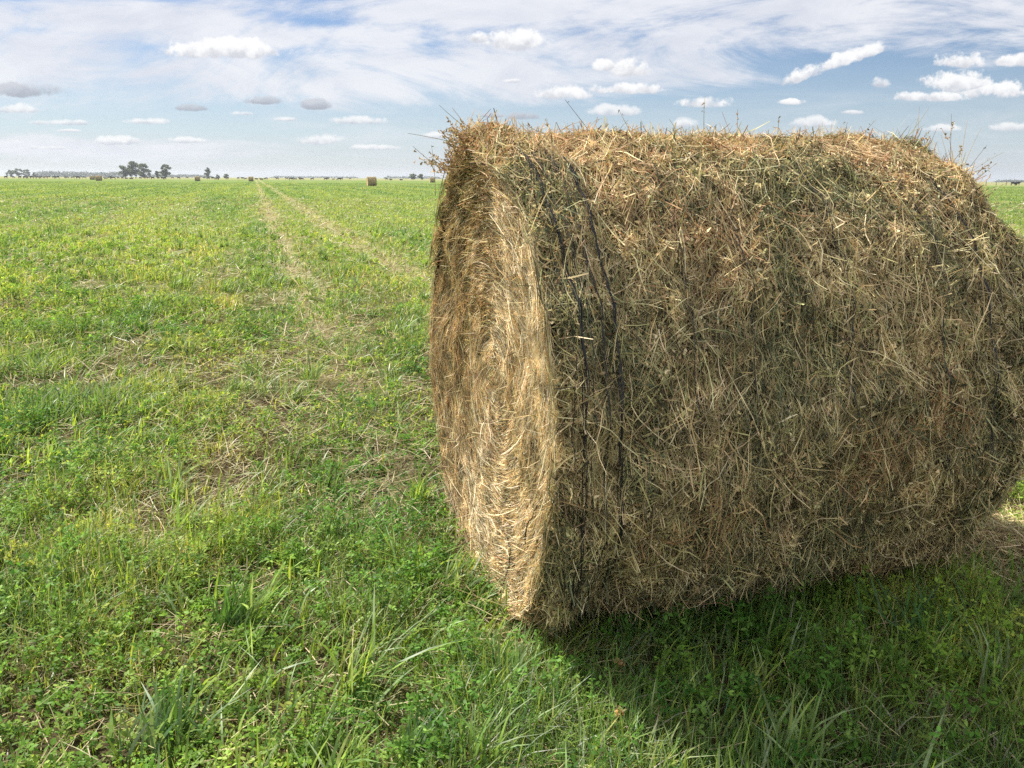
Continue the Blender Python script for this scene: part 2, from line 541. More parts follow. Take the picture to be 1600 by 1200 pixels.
# fuzz on the top: short ends standing proud of the roll
def fuzz(acc, n, th_rng, lmin, lmax, K=4, t_rng=(0.0, BL + 0.03)):
    t0 = rng.uniform(t_rng[0], t_rng[1], n); th0 = rng.uniform(th_rng[0], th_rng[1], n)
    P0 = side_pt(t0, th0, -0.01)
    nrm = np.stack([np.zeros(n), -np.cos(th0), np.sin(th0)], -1)
    d = nrm * rng.uniform(0.0, 0.6, (n, 1)) + rng.normal(0, 0.75, (n, 3)); d /= np.linalg.norm(d, axis=1, keepdims=True)
    L = lmin + rng.exponential(0.35, n) * (lmax - lmin)
    L = np.minimum(L, lmax * 1.4)
    s = np.linspace(0, 1, K)
    bend = rng.normal(0, 0.4, (n, 3))
    P = P0[:, None] + d[:, None] * (L[:, None] * s)[..., None] + bend[:, None] * (L[:, None] * s ** 2)[..., None]
    side = np.cross(d, rng.normal(0, 1, (n, 3))); side /= np.linalg.norm(side, axis=1, keepdims=True)
    W = rng.uniform(0.0012, 0.003, n)[:, None] * np.linspace(1, 0.5, K)[None]
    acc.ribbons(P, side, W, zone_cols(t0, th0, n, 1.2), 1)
fuzz(body, 1300, (0.4, 2.3), 0.012, 0.05)
fuzz(body, 3000, (-1.3, 0.8), 0.02, 0.08)
fuzz(body, 1800, (-1.5, 2.6), 0.02, 0.10, t_rng=(BL - 0.08, BL + 0.03))
fuzz(body, 2000, (-1.6, 2.9), 0.012, 0.045, t_rng=(-0.005, 0.06))
fuzz(body, 2600, (-1.75, -1.0), 0.03, 0.14, t_rng=(-0.01, BL))
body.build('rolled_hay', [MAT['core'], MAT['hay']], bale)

# left end, rolled layers seen edge on, sunk towards the middle
face = Acc()
rr, hh = np.meshgrid(np.linspace(0.004, 1, 160), np.linspace(0, 2 * np.pi, 360, endpoint=False), indexing='ij')
rim_r = surf_r(np.zeros_like(hh), hh) - 0.012
V = face_pt(rr * rim_r, hh, -0.008)
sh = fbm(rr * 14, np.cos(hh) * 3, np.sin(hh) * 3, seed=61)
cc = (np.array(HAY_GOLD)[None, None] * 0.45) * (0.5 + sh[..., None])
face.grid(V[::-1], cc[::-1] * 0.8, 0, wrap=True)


def strands_face(acc, n, lmin, lmax, wmin, wmax, K=5, spread=0.16, rand=0.06, lift=0.012, off=(0.0, 0.016), mats=None):
    rho0 = R * np.sqrt(rng.random(n)) * 0.985
    th0 = rng.uniform(0, 2 * np.pi, n)
    L = rng.random(n) ** 1.5 * (lmax - lmin) + lmin
    al = np.where(rng.random(n) < rand, rng.uniform(-1.57, 1.57, n), rng.normal(0.05, spread, n))
    cur = rng.normal(0, 0.4, n)
    s = np.linspace(-0.5, 0.5, K)[None]
    ang = al[:, None] + cur[:, None] * s
    dr = np.sin(ang) * L[:, None] / (K - 1)
    rho = rho0[:, None] + np.cumsum(dr, 1) - dr.sum(1, keepdims=True) / 2
    rho = np.clip(rho, 0.02, R * 1.0)
    grow = surf_r(np.zeros(n), th0)[:, None] / R
    dth = np.cos(ang) * L[:, None] / (K - 1) / np.maximum(rho, 0.06)
    th = th0[:, None] + np.cumsum(dth, 1) - dth.sum(1, keepdims=True) / 2
    up = rng.exponential(lift, n)[:, None]
    end = np.where(rng.random(n) < 0.5, 1, -1)[:, None]
    lf = rng.uniform(off[0], off[1], n)[:, None] + up * (s * end + 0.5) ** 2 + rng.normal(0, 0.0015, (n, K))
    P = face_pt(rho * (1 + (grow - 1) * (rho / R) ** 2), th, lf)
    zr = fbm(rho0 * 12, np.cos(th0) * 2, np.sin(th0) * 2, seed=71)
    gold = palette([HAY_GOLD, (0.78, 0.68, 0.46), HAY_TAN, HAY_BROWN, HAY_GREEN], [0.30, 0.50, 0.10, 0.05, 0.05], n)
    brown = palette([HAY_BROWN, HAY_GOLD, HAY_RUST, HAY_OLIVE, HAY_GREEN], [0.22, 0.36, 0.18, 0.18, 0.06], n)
    upper_far = sstep(-0.1, 0.5, -np.cos(th0) * rho0 / R * 0.9 + np.sin(th0) * rho0 / R * 0.35 + (zr - .5))   # browner upper far part
    pb = np.clip(sstep(0.50, 0.68, zr) * 0.6 + 0.65 * upper_far, 0, 0.85)
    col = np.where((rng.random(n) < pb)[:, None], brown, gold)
    T = P[:, -1] - P[:, 0]
    side = np.cross(T, np.array([-1.0, 0, 0]) + rng.normal(0, 0.55, (n, 3)))
    side /= np.linalg.norm(side, axis=1, keepdims=True) + 1e-9
    W = rng.uniform(wmin, wmax, n)[:, None] * np.concatenate([[0.7], np.ones(K - 2), [0.5]])[None]
    acc.ribbons(P, side, W, col, 1)


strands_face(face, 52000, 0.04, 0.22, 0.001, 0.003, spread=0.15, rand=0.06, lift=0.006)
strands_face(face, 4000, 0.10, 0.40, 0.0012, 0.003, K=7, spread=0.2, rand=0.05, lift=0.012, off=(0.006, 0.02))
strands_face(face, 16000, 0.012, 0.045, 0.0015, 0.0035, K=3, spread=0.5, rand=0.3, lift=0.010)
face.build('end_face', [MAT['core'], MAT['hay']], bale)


def pix_on_roll(px, py):
    """(t, theta) on the roll's side under a point of the photograph"""
    d = ray(px, py)
    dl = np.array([d[0] * AX[0] + d[1] * AX[1], -d[0] * AX[1] + d[1] * AX[0], d[2]])
    o = np.array([-BC[0] * AX[0] - BC[1] * AX[1], BC[0] * AX[1] - BC[1] * AX[0], CAM_H - BZ])
    A = dl[1] ** 2 + dl[2] ** 2; B = o[1] * dl[1] + o[2] * dl[2]; C = o[1] ** 2 + o[2] ** 2 - R * R
    disc = B * B - A * C
    k = (-B - math.sqrt(max(disc, 0))) / A
    p = o + dl * k
    return p[0], math.atan2(p[2], -p[1])


# gathered net strands round the roll
def net_strand(pix, width, n_thread=3, th_end=None):
    tt = [pix_on_roll(*p) for p in pix]
    tt.sort(key=lambda q: q[1])
    ths = np.array([q[1] for q in tt]); ts = np.array([q[0] for q in tt])
    th = np.linspace(ths[0], th_end or ths[-1], 90)
    a = Acc()
    for k in range(n_thread):
        t = np.interp(th, ths, ts) + (vnoise(th * 9, np.full(90, k * 3.3), seed=81) - 0.5) * (0.010 + width * 2.2) + (k - (n_thread - 1) / 2) * width * 0.7
        lf = 0.027 + 0.014 * (vnoise(th * 5, np.full(90, k * 0.6 + width * 900), seed=83))
        P = side_pt(t, th, lf)
        T = np.gradient(P, axis=0); nn = np.stack([0 * th, -np.cos(th), np.sin(th)], -1)
        sd = np.cross(T, nn); sd /= np.linalg.norm(sd, axis=1, keepdims=True)
        w = width * (0.35 + 0.8 * vnoise(th * 10, np.full(90, k * 5.7), seed=87))
        a.ribbons(P[None], sd[None], w[None], np.array([[0.02, 0.02, 0.02]]))
    return a.build('net_strand', MAT['net'], bale)


LEFT_NET = [(815, 255), (850, 330), (885, 450), (905, 560), (908, 700), (905, 820), (880, 920)]
for dx_, w_, nt in ((-12, 0.0022, 2), (0, 0.0036, 4), (10, 0.0022, 2), (32, 0.0026, 3), (60, 0.0038, 4)):
    net_strand([(x + dx_ + (y - 255) * 0.0, y) for x, y in LEFT_NET], w_, nt)
net_strand([(1120, 300), (1150, 400), (1165, 520), (1170, 650), (1165, 780)], 0.0018, 2)
net_strand([(1245, 290), (1285, 350), (1310, 460), (1320, 600), (1320, 720)], 0.0022, 3)
net_strand([(1010, 280), (1050, 400), (1075, 560), (1085, 700), (1075, 850)], 0.0018, 2)
net_strand([(1385, 290), (1440, 380), (1460, 500), (1470, 620), (1462, 740), (1430, 820)], 0.0022, 3)
net_strand([(1440, 290), (1500, 360), (1535, 480), (1545, 620), (1530, 720), (1470, 810)], 0.0036, 4)


# a loose net strand straggling over the end
def face_net(pix, width):
    P = []
    for px, py in pix:
        d = ray(px, py)
        dl = np.array([d[0] * AX[0] + d[1] * AX[1], -d[0] * AX[1] + d[1] * AX[0], d[2]])
        o = np.array([-BC[0] * AX[0] - BC[1] * AX[1], BC[0] * AX[1] - BC[1] * AX[0], CAM_H])
        p = o + dl * ((0.03 - o[0]) / dl[0])
        for _ in range(3):
            rho, th = math.hypot(p[1], p[2] - BZ), math.atan2(p[2] - BZ, -p[1])
            xx = float(dish(np.array([rho]), np.array([th]))[0]) - 0.024
            p = o + dl * ((xx - o[0]) / dl[0])
        P.append(p)
    P = np.array(P)
    k = np.linspace(0, len(P) - 1, 40)
    P = np.stack([np.interp(k, np.arange(len(P)), P[:, i]) for i in range(3)], -1)
    P[:, 1] += (vnoise(k * 3, k * 0, seed=91) - .5) * 0.012
    a = Acc()
    a.tube(P, width * (0.6 + 0.6 * vnoise(k * 4, k * 0, seed=92)), (0.02, 0.02, 0.02), 5)
    a.build('net_strand', MAT['net'], bale)


face_net([(882, 655), (862, 690), (850, 730), (846, 770), (835, 800), (822, 825), (820, 850)], 0.0022)
face_net([(792, 838), (797, 858), (795, 885), (786, 915), (778, 935)], 0.0024)

# single stems that stick out of the roll
def w2l(p):
    q = np.array(p[:2]) - BC
    return np.array([q @ AX, -q[0] * AX[1] + q[1] * AX[0], p[2]])


def px_at(px, py, depth):
    d = ray(px, py)
    return np.array([0, 0, CAM_H]) + d / d[1] * depth


STEMS = [((925, 210), (883, 156)), ((905, 212), (893, 190)), ((1100, 205), (1098, 150)), ((1152, 205), (1152, 168)), ((1215, 212), (1218, 182)), ((1140, 205), (1126, 172)),
         ((1433, 235), (1436, 160)), ((1345, 215), (1368, 183)), ((1320, 218), (1322, 190)), ((1253, 218), (1260, 192)),
         ((985, 205), (965, 172)), ((955, 210), (944, 188)), ((1420, 212), (1454, 170)), ((1503, 240), (1510, 188)), ((1485, 235), (1487, 182)),
         ((1515, 262), (1542, 224)), ((1518, 268), (1566, 232)), ((1520, 285), (1560, 253)), ((1510, 250), (1528, 203)), ((1540, 300), (1578, 285)),
         ((720, 225), (635, 204)), ((735, 205), (682, 166)), ((745, 215), (706, 172)), ((690, 265), (646, 234)), ((700, 262), (648, 250)), ((680, 290), (678, 226)),
         ((668, 350), (620, 390)), ((676, 600), (667, 574)), ((783, 228), (780, 212)), ((800, 228), (793, 215)), ((842, 222), (828, 196)), ((862, 220), (852, 183)),
         ((1560, 830), (1612, 852)), ((1300, 850), (1275, 905)), ((1200, 870), (1222, 925)), ((1000, 620), (968, 632)), ((1080, 500), (1050, 475))]
for (a_, b_) in STEMS:
    dep = 2.80 + (a_[0] - 745) / 745.0 * 0.95
    if a_[1] > 500: dep -= 0.75
    if a_[0] < 700: dep = 3.1
    p0, p1 = w2l(px_at(*a_, dep)), w2l(px_at(*b_, dep + random.uniform(-0.05, 0.05)))
    s = np.linspace(-0.25, 1, 6)[:, None]
    pts = p0 + (p1 - p0) * s + rng.normal(0, 1, 3) * 0.05 * np.linalg.norm(p1 - p0) * s ** 2
    c = palette([HAY_TAN, HAY_BROWN, HAY_OLIVE], [0.5, 0.3, 0.3], 1)[0] * 0.9
    st = Acc()
    st.tube(pts, np.linspace(0.0013, 0.0006, 6), c, 5)
    # a few shrivelled leaves
    n = random.randint(0, 6)
    if n:
        k = rng.uniform(0.3, 1.0, n)[:, None]
        q0 = p0 + (p1 - p0) * k
        d = rng.normal(0, 1, (n, 3)); d /= np.linalg.norm(d, axis=1, keepdims=True)
        L = rng.uniform(0.006, 0.014, n)[:, None]
        P = np.stack([q0, q0 + d * L * .5 + rng.normal(0, .003, (n, 3)), q0 + d * L], 1)
        sd = np.cross(d, rng.normal(0, 1, (n, 3))); sd /= np.linalg.norm(sd, axis=1, keepdims=True)
        st.ribbons(P, sd, L * np.array([[0.2, 0.6, 0.1]]), palette([HAY_BROWN, HAY_GREEN], [0.6, 0.4], n))
    st.build('stray_stem', MAT['hay'], bale)


# leafy sprigs bunched at the upper left rim and at the far upper rim
def sprig_bunch(px_list, depth, n_sprig, spread, length, name):
    a = Acc()
    for k in range(n_sprig):
        b0 = px_list[k % len(px_list)]
        p0 = w2l(px_at(b0[0] + random.gauss(0, spread), b0[1] + random.gauss(0, spread * 0.5), depth + random.uniform(-0.08, 0.10)))
        if b0[0] < 900: d = np.array([random.gauss(-0.45, 0.22), random.gauss(0.1, 0.25), random.gauss(0.6, 0.3)])
        else: d = np.array([random.gauss(0.45, 0.5), random.gauss(0, 0.5), random.uniform(0.1, 0.9)])
        d /= np.linalg.norm(d)
        L = length * random.uniform(0.4, 1.1)
        s = np.linspace(0, 1, 6)[:, None]
        pts = p0 + d * L * s + rng.normal(0, 0.2, 3) * L * s ** 2
        a.tube(pts, np.linspace(0.0014, 0.0007, 6), palette([HAY_BROWN, HAY_TAN], [1, 1], 1)[0], 4)
        n = int(L * 260)
        kk = rng.uniform(0.1, 1, n)
        q0 = np.stack([np.interp(kk, s[:, 0], pts[:, i]) for i in range(3)], -1)
        dd = rng.normal(0, 1, (n, 3)) + d * 0.5; dd /= np.linalg.norm(dd, axis=1, keepdims=True)
        Lf = rng.uniform(0.005, 0.012, n)[:, None]
        P = np.stack([q0, q0 + dd * Lf * .5 + rng.normal(0, .003, (n, 3)), q0 + dd * Lf], 1)
        sd = np.cross(dd, rng.normal(0, 1, (n, 3))); sd /= np.linalg.norm(sd, axis=1, keepdims=True)
        a.ribbons(P, sd, Lf * np.array([[0.2, 0.55, 0.1]]), palette([HAY_RUST, HAY_BROWN, HAY_TAN, HAY_PALE, HAY_GREEN], [0.28, 0.22, 0.28, 0.12, 0.1], n))
        if name == 'dry_sprig':
            a.build(name, MAT['hay'], bale)
            a = Acc()
    return a.build(name, MAT['hay'], bale) if a.v else None


sprig_bunch([(735, 240), (745, 235), (725, 245), (770, 240), (715, 255), (750, 230), (730, 225), (705, 270), (722, 218), (740, 225)], 2.95, 150, 9, 0.085, 'leafy_tuft')
sprig_bunch([(1430, 222), (1470, 228), (1495, 250), (1515, 275)], 3.75, 12, 14, 0.09, 'dry_sprig')


# ------------------------------------------------------------------ grass and clover
def in_bale(x, y, pad=0.0):
    lx = (x - BC[0]) * AX[0] + (y - BC[1]) * AX[1]
    ly = -(x - BC[0]) * AX[1] + (y - BC[1]) * AX[0]
    return (lx > 0.0 - pad) & (lx < BL + pad) & (np.abs(ly) < 0.36 + pad)


def scatter(rho0, d0, p, ymin, ymax, xw=0.74, x0=1.6):
    """points in front of the camera, dense close by and thinning with distance"""
    yy = np.geomspace(ymin, ymax, 400)
    dens = rho0 * np.minimum(1.0, (d0 / yy) ** p) * 2 * (xw * yy + x0)
    cum = np.concatenate([[0], np.cumsum((dens[1:] + dens[:-1]) / 2 * np.diff(yy))])
    n = int(cum[-1])
    y = np.interp(rng.random(n) * cum[-1], cum, yy)
    x = rng.uniform(-1, 1, n) * (xw * y + x0)
    k = ~in_bale(x, y)
    return x[k], y[k]


def blade_mesh(acc, x, y, h, w, lean, az, col, K, mat=0, twist=0.5):
    n = len(x)
    s = np.linspace(0, 1, K)[None]
    hx, hy = np.sin(az), np.cos(az)
    reach = h * lean
    out = reach[:, None] * s ** 1.7
    up = h[:, None] * (s * (1 - 0.38 * np.clip(lean, 0, 1.6)[:, None] * s))
    P = np.stack([x[:, None] + hx[:, None] * out, y[:, None] + hy[:, None] * out, up - 0.005], -1)
    fa = az + np.pi / 2 + rng.normal(0, twist, n)
    side = np.stack([np.sin(fa), np.cos(fa), rng.normal(0, 0.25, n)], -1)
    side /= np.linalg.norm(side, axis=1, keepdims=True)
    wp = {3: [0.8, 0.9, 0.12], 4: [0.7, 1.0, 0.75, 0.08], 5: [0.65, 1.0, 0.95, 0.65, 0.05]}[K]
    acc.ribbons(P, side, w[:, None] * np.array(wp)[None], col, mat)


G_MID = (0.145, 0.25, 0.03)
G_BLUE = (0.15, 0.24, 0.066)
G_LIGHT = (0.285, 0.39, 0.072)
G_YEL = (0.33, 0.38, 0.075)
G_DEEP = (0.055, 0.125, 0.018)
STRAW = (0.46, 0.40, 0.22)
STRAW_D = (0.22, 0.16, 0.08)


def hue_patch(x, y):
    """tone of the sward: limier and bluer patches, and streaks along the mowing direction"""
    s = x * TNRM[0] + y * TNRM[1]; l = x * TDIR[0] + y * TDIR[1]
    f = (fbm(x * 1.5, y * 1.2, seed=141) - 0.5) * 1.6 + (fbm(s * 0.8, l * 0.05, seed=143) - 0.5) * 3.0
    f = np.clip(f, -0.8, 0.8)[:, None]
    return np.clip(1 + f * np.array([[0.55, 0.30, 0.25]]), 0.4, 2) * np.array([[1.10, 1.0, 1.35]])


def patch(x, y):
    alf = fbm(x * 0.9 + 5, y * 0.9, seed=101)               # where clover and lucerne win over grass
    hgt = fbm(x * 2.0, y * 1.6 + 9, seed=103)
    s = x * TNRM[0] + y * TNRM[1]; l = x * TDIR[0] + y * TDIR[1]
    bare = fbm(s * 1.9 + 2, l * 0.75, seed=107)               # cut ground shows in bands along the mowing
    yel = fbm(x * 0.5 + 21, y * 0.4, seed=109)
    return alf, hgt, bare, yel


def make_grass():
    a = Acc()
    # short dense sward
    for (rho, ymin, ymax, K) in ((7000, 1.15, 6.0, 4), (7000, 6.0, 230.0, 3)):
        x, y = scatter(rho, 3.0, 1.85, ymin, ymax)
        d = np.hypot(x, y)
        alf, hgt, bare, yel = patch(x, y)
        tr, tc = tracks(x, y)
        bare_k = sstep(0.53, 0.68, bare) * (0.3 + 0.85 * sstep(2.4, 3.4, y))
        p = (1 - 0.45 * sstep(0.46, 0.62, alf) * (d < 9)) * (1 - 0.75 * bare_k) * (1 - 0.72 * tr * sstep(2.2, 3.4, y))
        k = rng.random(len(x)) < p
        x, y, d, alf, hgt, bare, yel, tr, tc = [q[k] for q in (x, y, d, alf, hgt, bare, yel, tr, tc)]
        n = len(x)
        sc = np.maximum(1.0, d / 3.0)
        h = (0.032 + 0.14 * sstep(0.36, 0.70, hgt) * rng.uniform(0.4, 1.25, n)) * (1 - 0.45 * tr)
        w = (0.0022 + 0.0042 * rng.random(n) ** 1.4) * sc ** 0.85
        lean = np.abs(rng.normal(0.6, 0.4, n))
        az = rng.normal(0.9, 1.6, n)
        col = palette([G_MID, G_BLUE, G_LIGHT, G_DEEP, G_YEL, STRAW], [0.36, 0.14, 0.30, 0.09, 0.07, 0.04], n)
        u = rng.random(n)
        yk = (u < 0.06 + 0.3 * sstep(0.45, 0.7, yel) + 0.35 * tc + 0.45 * np.exp(-((x - 0.1) / 0.45) ** 2 - ((y - 1.95) / 0.5) ** 2))
        col = np.where(yk[:, None], palette([G_YEL, G_LIGHT, STRAW], [0.5, 0.35, 0.15], n), col)
        f = (sstep(8, 40, d) * 0.65)[:, None]
        col = (col * (1 - f) + np.array([0.18, 0.275, 0.06]) * f) * hue_patch(x, y)
        blade_mesh(a, x, y, h, w, lean, az, col, K)
    # long arching blades
    x, y = scatter(800, 3.0, 1.6, 1.15, 40.0)
    d = np.hypot(x, y)
    alf, hgt, bare, yel = patch(x, y)
    tr, tc = tracks(x, y)
    k = rng.random(len(x)) < (0.12 + 0.88 * sstep(0.44, 0.6, fbm(x * 1.9, y * 1.6, seed=121) + 0.12 * ((x > 0.3) & (y < 3)))) * (1 - 0.7 * tr)
    x, y, d, yel, tc = [q[k] for q in (x, y, d, yel, tc)]
    n = len(x)
    dirn = (fbm(x * 0.8, y * 0.8, seed=131) - 0.5) * 4
    blade_mesh(a, x, y, rng.uniform(0.06, 0.18, n), rng.uniform(0.004, 0.0085, n) * np.maximum(1, d / 3.5) ** 0.6, np.abs(rng.normal(0.55, 0.3, n)), 0.9 + dirn + rng.normal(0, 0.7, n),
               palette([G_BLUE, G_LIGHT, G_MID, (0.32, 0.40, 0.18), G_YEL], [0.26, 0.25, 0.22, 0.17, 0.10], n), 5)
    # broad blue green tussocks of the sown grass
    cx, cy = scatter(5.0, 3.0, 0.8, 1.3, 22.0)
    m = 34
    hx = np.repeat(cx, m) + rng.normal(0, 0.03, len(cx) * m)
    hy = np.repeat(cy, m) + rng.normal(0, 0.03, len(cx) * m)
    big = np.repeat(rng.uniform(0.55, 1.2, len(cx)), m)
    n2 = len(hx)
    caz = np.repeat(rng.normal(0.9, 0.9, len(cx)), m)
    blade_mesh(a, hx, hy, big * rng.uniform(0.10, 0.25, n2), rng.uniform(0.005, 0.0098, n2) * np.maximum(1, hy / 4) ** 0.5, np.abs(rng.normal(0.55, 0.3, n2)), caz + rng.normal(0, 0.8, n2),
               palette([G_BLUE, G_LIGHT, (0.27, 0.35, 0.17)], [0.4, 0.3, 0.3], n2), 5)
    return a


tag(make_grass().build('grass', MAT['grass']), 'green grass blades covering the meadow', 'grass', kind='stuff')


def leaflets(acc, x, y, z, size, col, flat=0.5):
    """three leaflets at every node"""
    n = len(x)
    base = rng.uniform(0, 2 * np.pi, n)
    for k in range(3):
        az = base + (k - 1) * 1.25 + rng.normal(0, 0.2, n)
        el = rng.normal(0.25, flat, n)
        d = np.stack([np.sin(az) * np.cos(el), np.cos(az) * np.cos(el), np.sin(el)], -1)
        sd = np.stack([np.cos(az), -np.sin(az), rng.normal(0, 0.35, n)], -1); sd /= np.linalg.norm(sd, axis=1, keepdims=True)
        P0 = np.stack([x, y, z], -1)
        L = size[:, None]
        dro = np.array([0, 0, -1.0])[None] * L
        P = np.stack([P0 + d * L * 0.15, P0 + d * L * 0.5, P0 + d * L * 0.85 + dro * 0.05, P0 + d * L * 1.1 + dro * 0.12], 1)
        acc.ribbons(P, sd, L * np.array([[0.12, 0.46, 0.42, 0.08]]), col * rng.uniform(0.85, 1.15, (n, 1)))


def make_clover():
    a = Acc()
    cx, cy = scatter(215, 3.0, 1.6, 1.15, 22.0)
    alf, hgt, bare, yel = patch(cx, cy)
    tr, tc = tracks(cx, cy)
    p = (0.06 + 0.94 * sstep(0.40, 0.54, alf)) * (1 - 0.6 * sstep(0.58, 0.74, bare)) * (1 - 0.75 * tr * sstep(2.2, 3.4, cy))
    k = rng.random(len(cx)) < p
    cx, cy, hgt, yel = cx[k], cy[k], hgt[k], yel[k]
    m = 15
    N = len(cx) * m
    rad = np.repeat(rng.uniform(0.03, 0.08, len(cx)), m)
    top = np.repeat(0.045 + 0.14 * sstep(0.36, 0.68, hgt) * rng.uniform(0.6, 1.2, len(cx)), m)
    q = np.sqrt(rng.random(N)); an = rng.uniform(0, 6.283, N)
    x = np.repeat(cx, m) + np.cos(an) * q * rad; y = np.repeat(cy, m) + np.sin(an) * q * rad
    z = top * (1 - 0.6 * q ** 2) * (0.35 + 0.65 * rng.random(N) ** 0.6) + 0.012
    d = np.hypot(x, y)
    size = (0.009 + 0.014 * rng.random(N) ** 1.3) * np.maximum(1, d / 3.2) ** 0.5
    tone = np.repeat(palette([(0.13, 0.26, 0.03), (0.20, 0.345, 0.045), (0.085, 0.185, 0.024), (0.26, 0.37, 0.06)], [0.4, 0.3, 0.18, 0.12], len(cx)), m, axis=0)
    col = tone * rng.uniform(0.8, 1.2, (N, 1)) * hue_patch(x, y)
    yk = rng.random(N) < 0.5 * sstep(0.5, 0.72, np.repeat(yel, m))
    col = np.where(yk[:, None], palette([(0.34, 0.40, 0.08)], [1], N), col)
    leaflets(a, x, y, z, size, col)
    k = rng.random(N) < 0.25
    blade_mesh(a, x[k], y[k], z[k] + 0.005, np.full(k.sum(), 0.0016), np.abs(rng.normal(0.1, 0.1, k.sum())), rng.uniform(0, 6.28, k.sum()), palette([G_MID, G_LIGHT], [1, 1], k.sum()), 3)
    return a


tag(make_clover().build('clover', MAT['leaf']), 'low bright green clover and lucerne leaves among the grass', 'clover', kind='stuff')


def make_straw():
    """cut stalks and dead blades lying between the plants, thick in the tracks"""
    a = Acc()
    x, y = scatter(2600, 3.0, 1.8, 1.15, 60.0)
    alf, hgt, bare, yel = patch(x, y)
    tr, tc = tracks(x, y)
    p = 0.26 + 0.5 * sstep(0.53, 0.68, bare) * (0.15 + 0.85 * sstep(2.4, 3.4, y)) + 0.75 * tr * sstep(2.2, 3.4, y)
    k = rng.random(len(x)) < p
    x, y, tr = x[k], y[k], tr[k]
    n = len(x)
    d = np.hypot(x, y)
    sc = np.maximum(1, d / 3.0)
    L = rng.uniform(0.02, 0.13, n) * np.minimum(sc, 2)
    az = rng.uniform(0, 6.28, n)
    el = np.abs(rng.normal(0.15, 0.25, n))
    z0 = rng.random(n) * (0.045 + 0.03 * tr)
    K = 3
    s = np.linspace(0, 1, K)[None]
    dirv = np.stack([np.sin(az) * np.cos(el), np.cos(az) * np.cos(el), np.sin(el)], -1)
    P = np.stack([x, y, z0 + 0.004], -1)[:, None] + dirv[:, None] * (L[:, None] * s)[..., None]
    P[..., 2] += 0.05 * L[:, None] * np.sin(s * 3.14) * rng.normal(0, 1, (n, 1))
    P[..., 2] = np.maximum(P[..., 2], 0.003)
    sd = np.cross(dirv, np.array([0, 0, 1.0]) + rng.normal(0, 0.5, (n, 3))); sd /= np.linalg.norm(sd, axis=1, keepdims=True)
    W = (rng.uniform(0.0013, 0.0032, n) * sc ** 0.9)[:, None] * np.array([[1, 1, 0.6]])
    a.ribbons(P, sd, W, palette([STRAW, (0.44, 0.36, 0.20), STRAW_D, (0.38, 0.37, 0.19)], [0.35, 0.2, 0.2, 0.25], n))
    return a


tag(make_straw().build('dry_stalks', MAT['dry']), 'dry cut stalks lying on the ground between the grass', 'dry stalks', kind='stuff')


# hay that fell off the bale's far end
def make_litter():
    a = Acc()
    n = 5200
    c = np.array(on_ground(1500, 862))
    x = c[0] + rng.normal(0.10, 0.26, n); y = c[1] + rng.normal(0.05, 0.26, n)
    k = ~in_bale(x, y, 0.02); x, y = x[k], y[k]; n = len(x)
    m = 2200                                                # and a thin skirt along its foot
    lt = rng.uniform(-0.02, BL, m); ln = -rng.uniform(0.34, 0.62, m)
    x = np.concatenate([x, BC[0] + lt * AX[0] - ln * AX[1]]); y = np.concatenate([y, BC[1] + lt * AX[1] + ln * AX[0]]); n = len(x)
    x[-m:] = BC[0] + lt * AX[0] - ln * AX[1]; y[-m:] = BC[1] + lt * AX[1] + ln * AX[0]
    hump = 0.11 * np.exp(-(((x - c[0]) / 0.4) ** 2 + ((y - c[1]) / 0.3) ** 2))
    z = rng.random(n) * hump + 0.02
    L = rng.uniform(0.04, 0.22, n); az = rng.uniform(0, 6.28, n); el = rng.normal(0.1, 0.25, n)
    d = np.stack([np.sin(az) * np.cos(el), np.cos(az) * np.cos(el), np.sin(el)], -1)
    s = np.linspace(-0.5, 0.5, 5)[None]
    P = np.stack([x, y, z], -1)[:, None] + d[:, None] * (L[:, None] * s)[..., None] + rng.normal(0, 0.22, (n, 1, 3)) * (L[:, None] * s ** 2)[..., None]
    P[..., 2] = np.maximum(P[..., 2], 0.006)
    sd = np.cross(d, np.array([0, 0, 1.0]) + rng.normal(0, .5, (n, 3))); sd /= np.linalg.norm(sd, axis=1, keepdims=True)
    a.ribbons(P, sd, rng.uniform(0.0013, 0.0034, n)[:, None] * np.ones((1, 5)), palette([HAY_TAN, HAY_BROWN, HAY_OLIVE, HAY_PALE], [0.4, 0.3, 0.2, 0.1], n))
    return a


tag(make_litter().build('fallen_hay', MAT['hay']), 'loose brown hay fallen on the grass at the right end of the bale', 'hay', kind='stuff')


# ------------------------------------------------------------------ single plants one can point at
def grass_tussock(px, py, n, hmin, hmax, wid, cols, label, az0=0.9, spread=0.03, seed_heads=False):
    x, y = on_ground(px, py)
    a = Acc()
    bx, by = rng.normal(0, spread, n), rng.normal(0, spread, n)
    blade_mesh(a, bx, by, rng.uniform(hmin, hmax, n), rng.uniform(wid * .6, wid * 1.2, n), np.abs(rng.normal(0.45, 0.28, n)), rng.normal(az0, 0.9, n), palette(cols, [1] * len(cols), n), 5)
    o = a.build('grass_tuft', MAT['grass'])
    o.location = (x, y, 0)
    tag(o, label, 'grass tuft', 'taller tufts standing in the meadow')


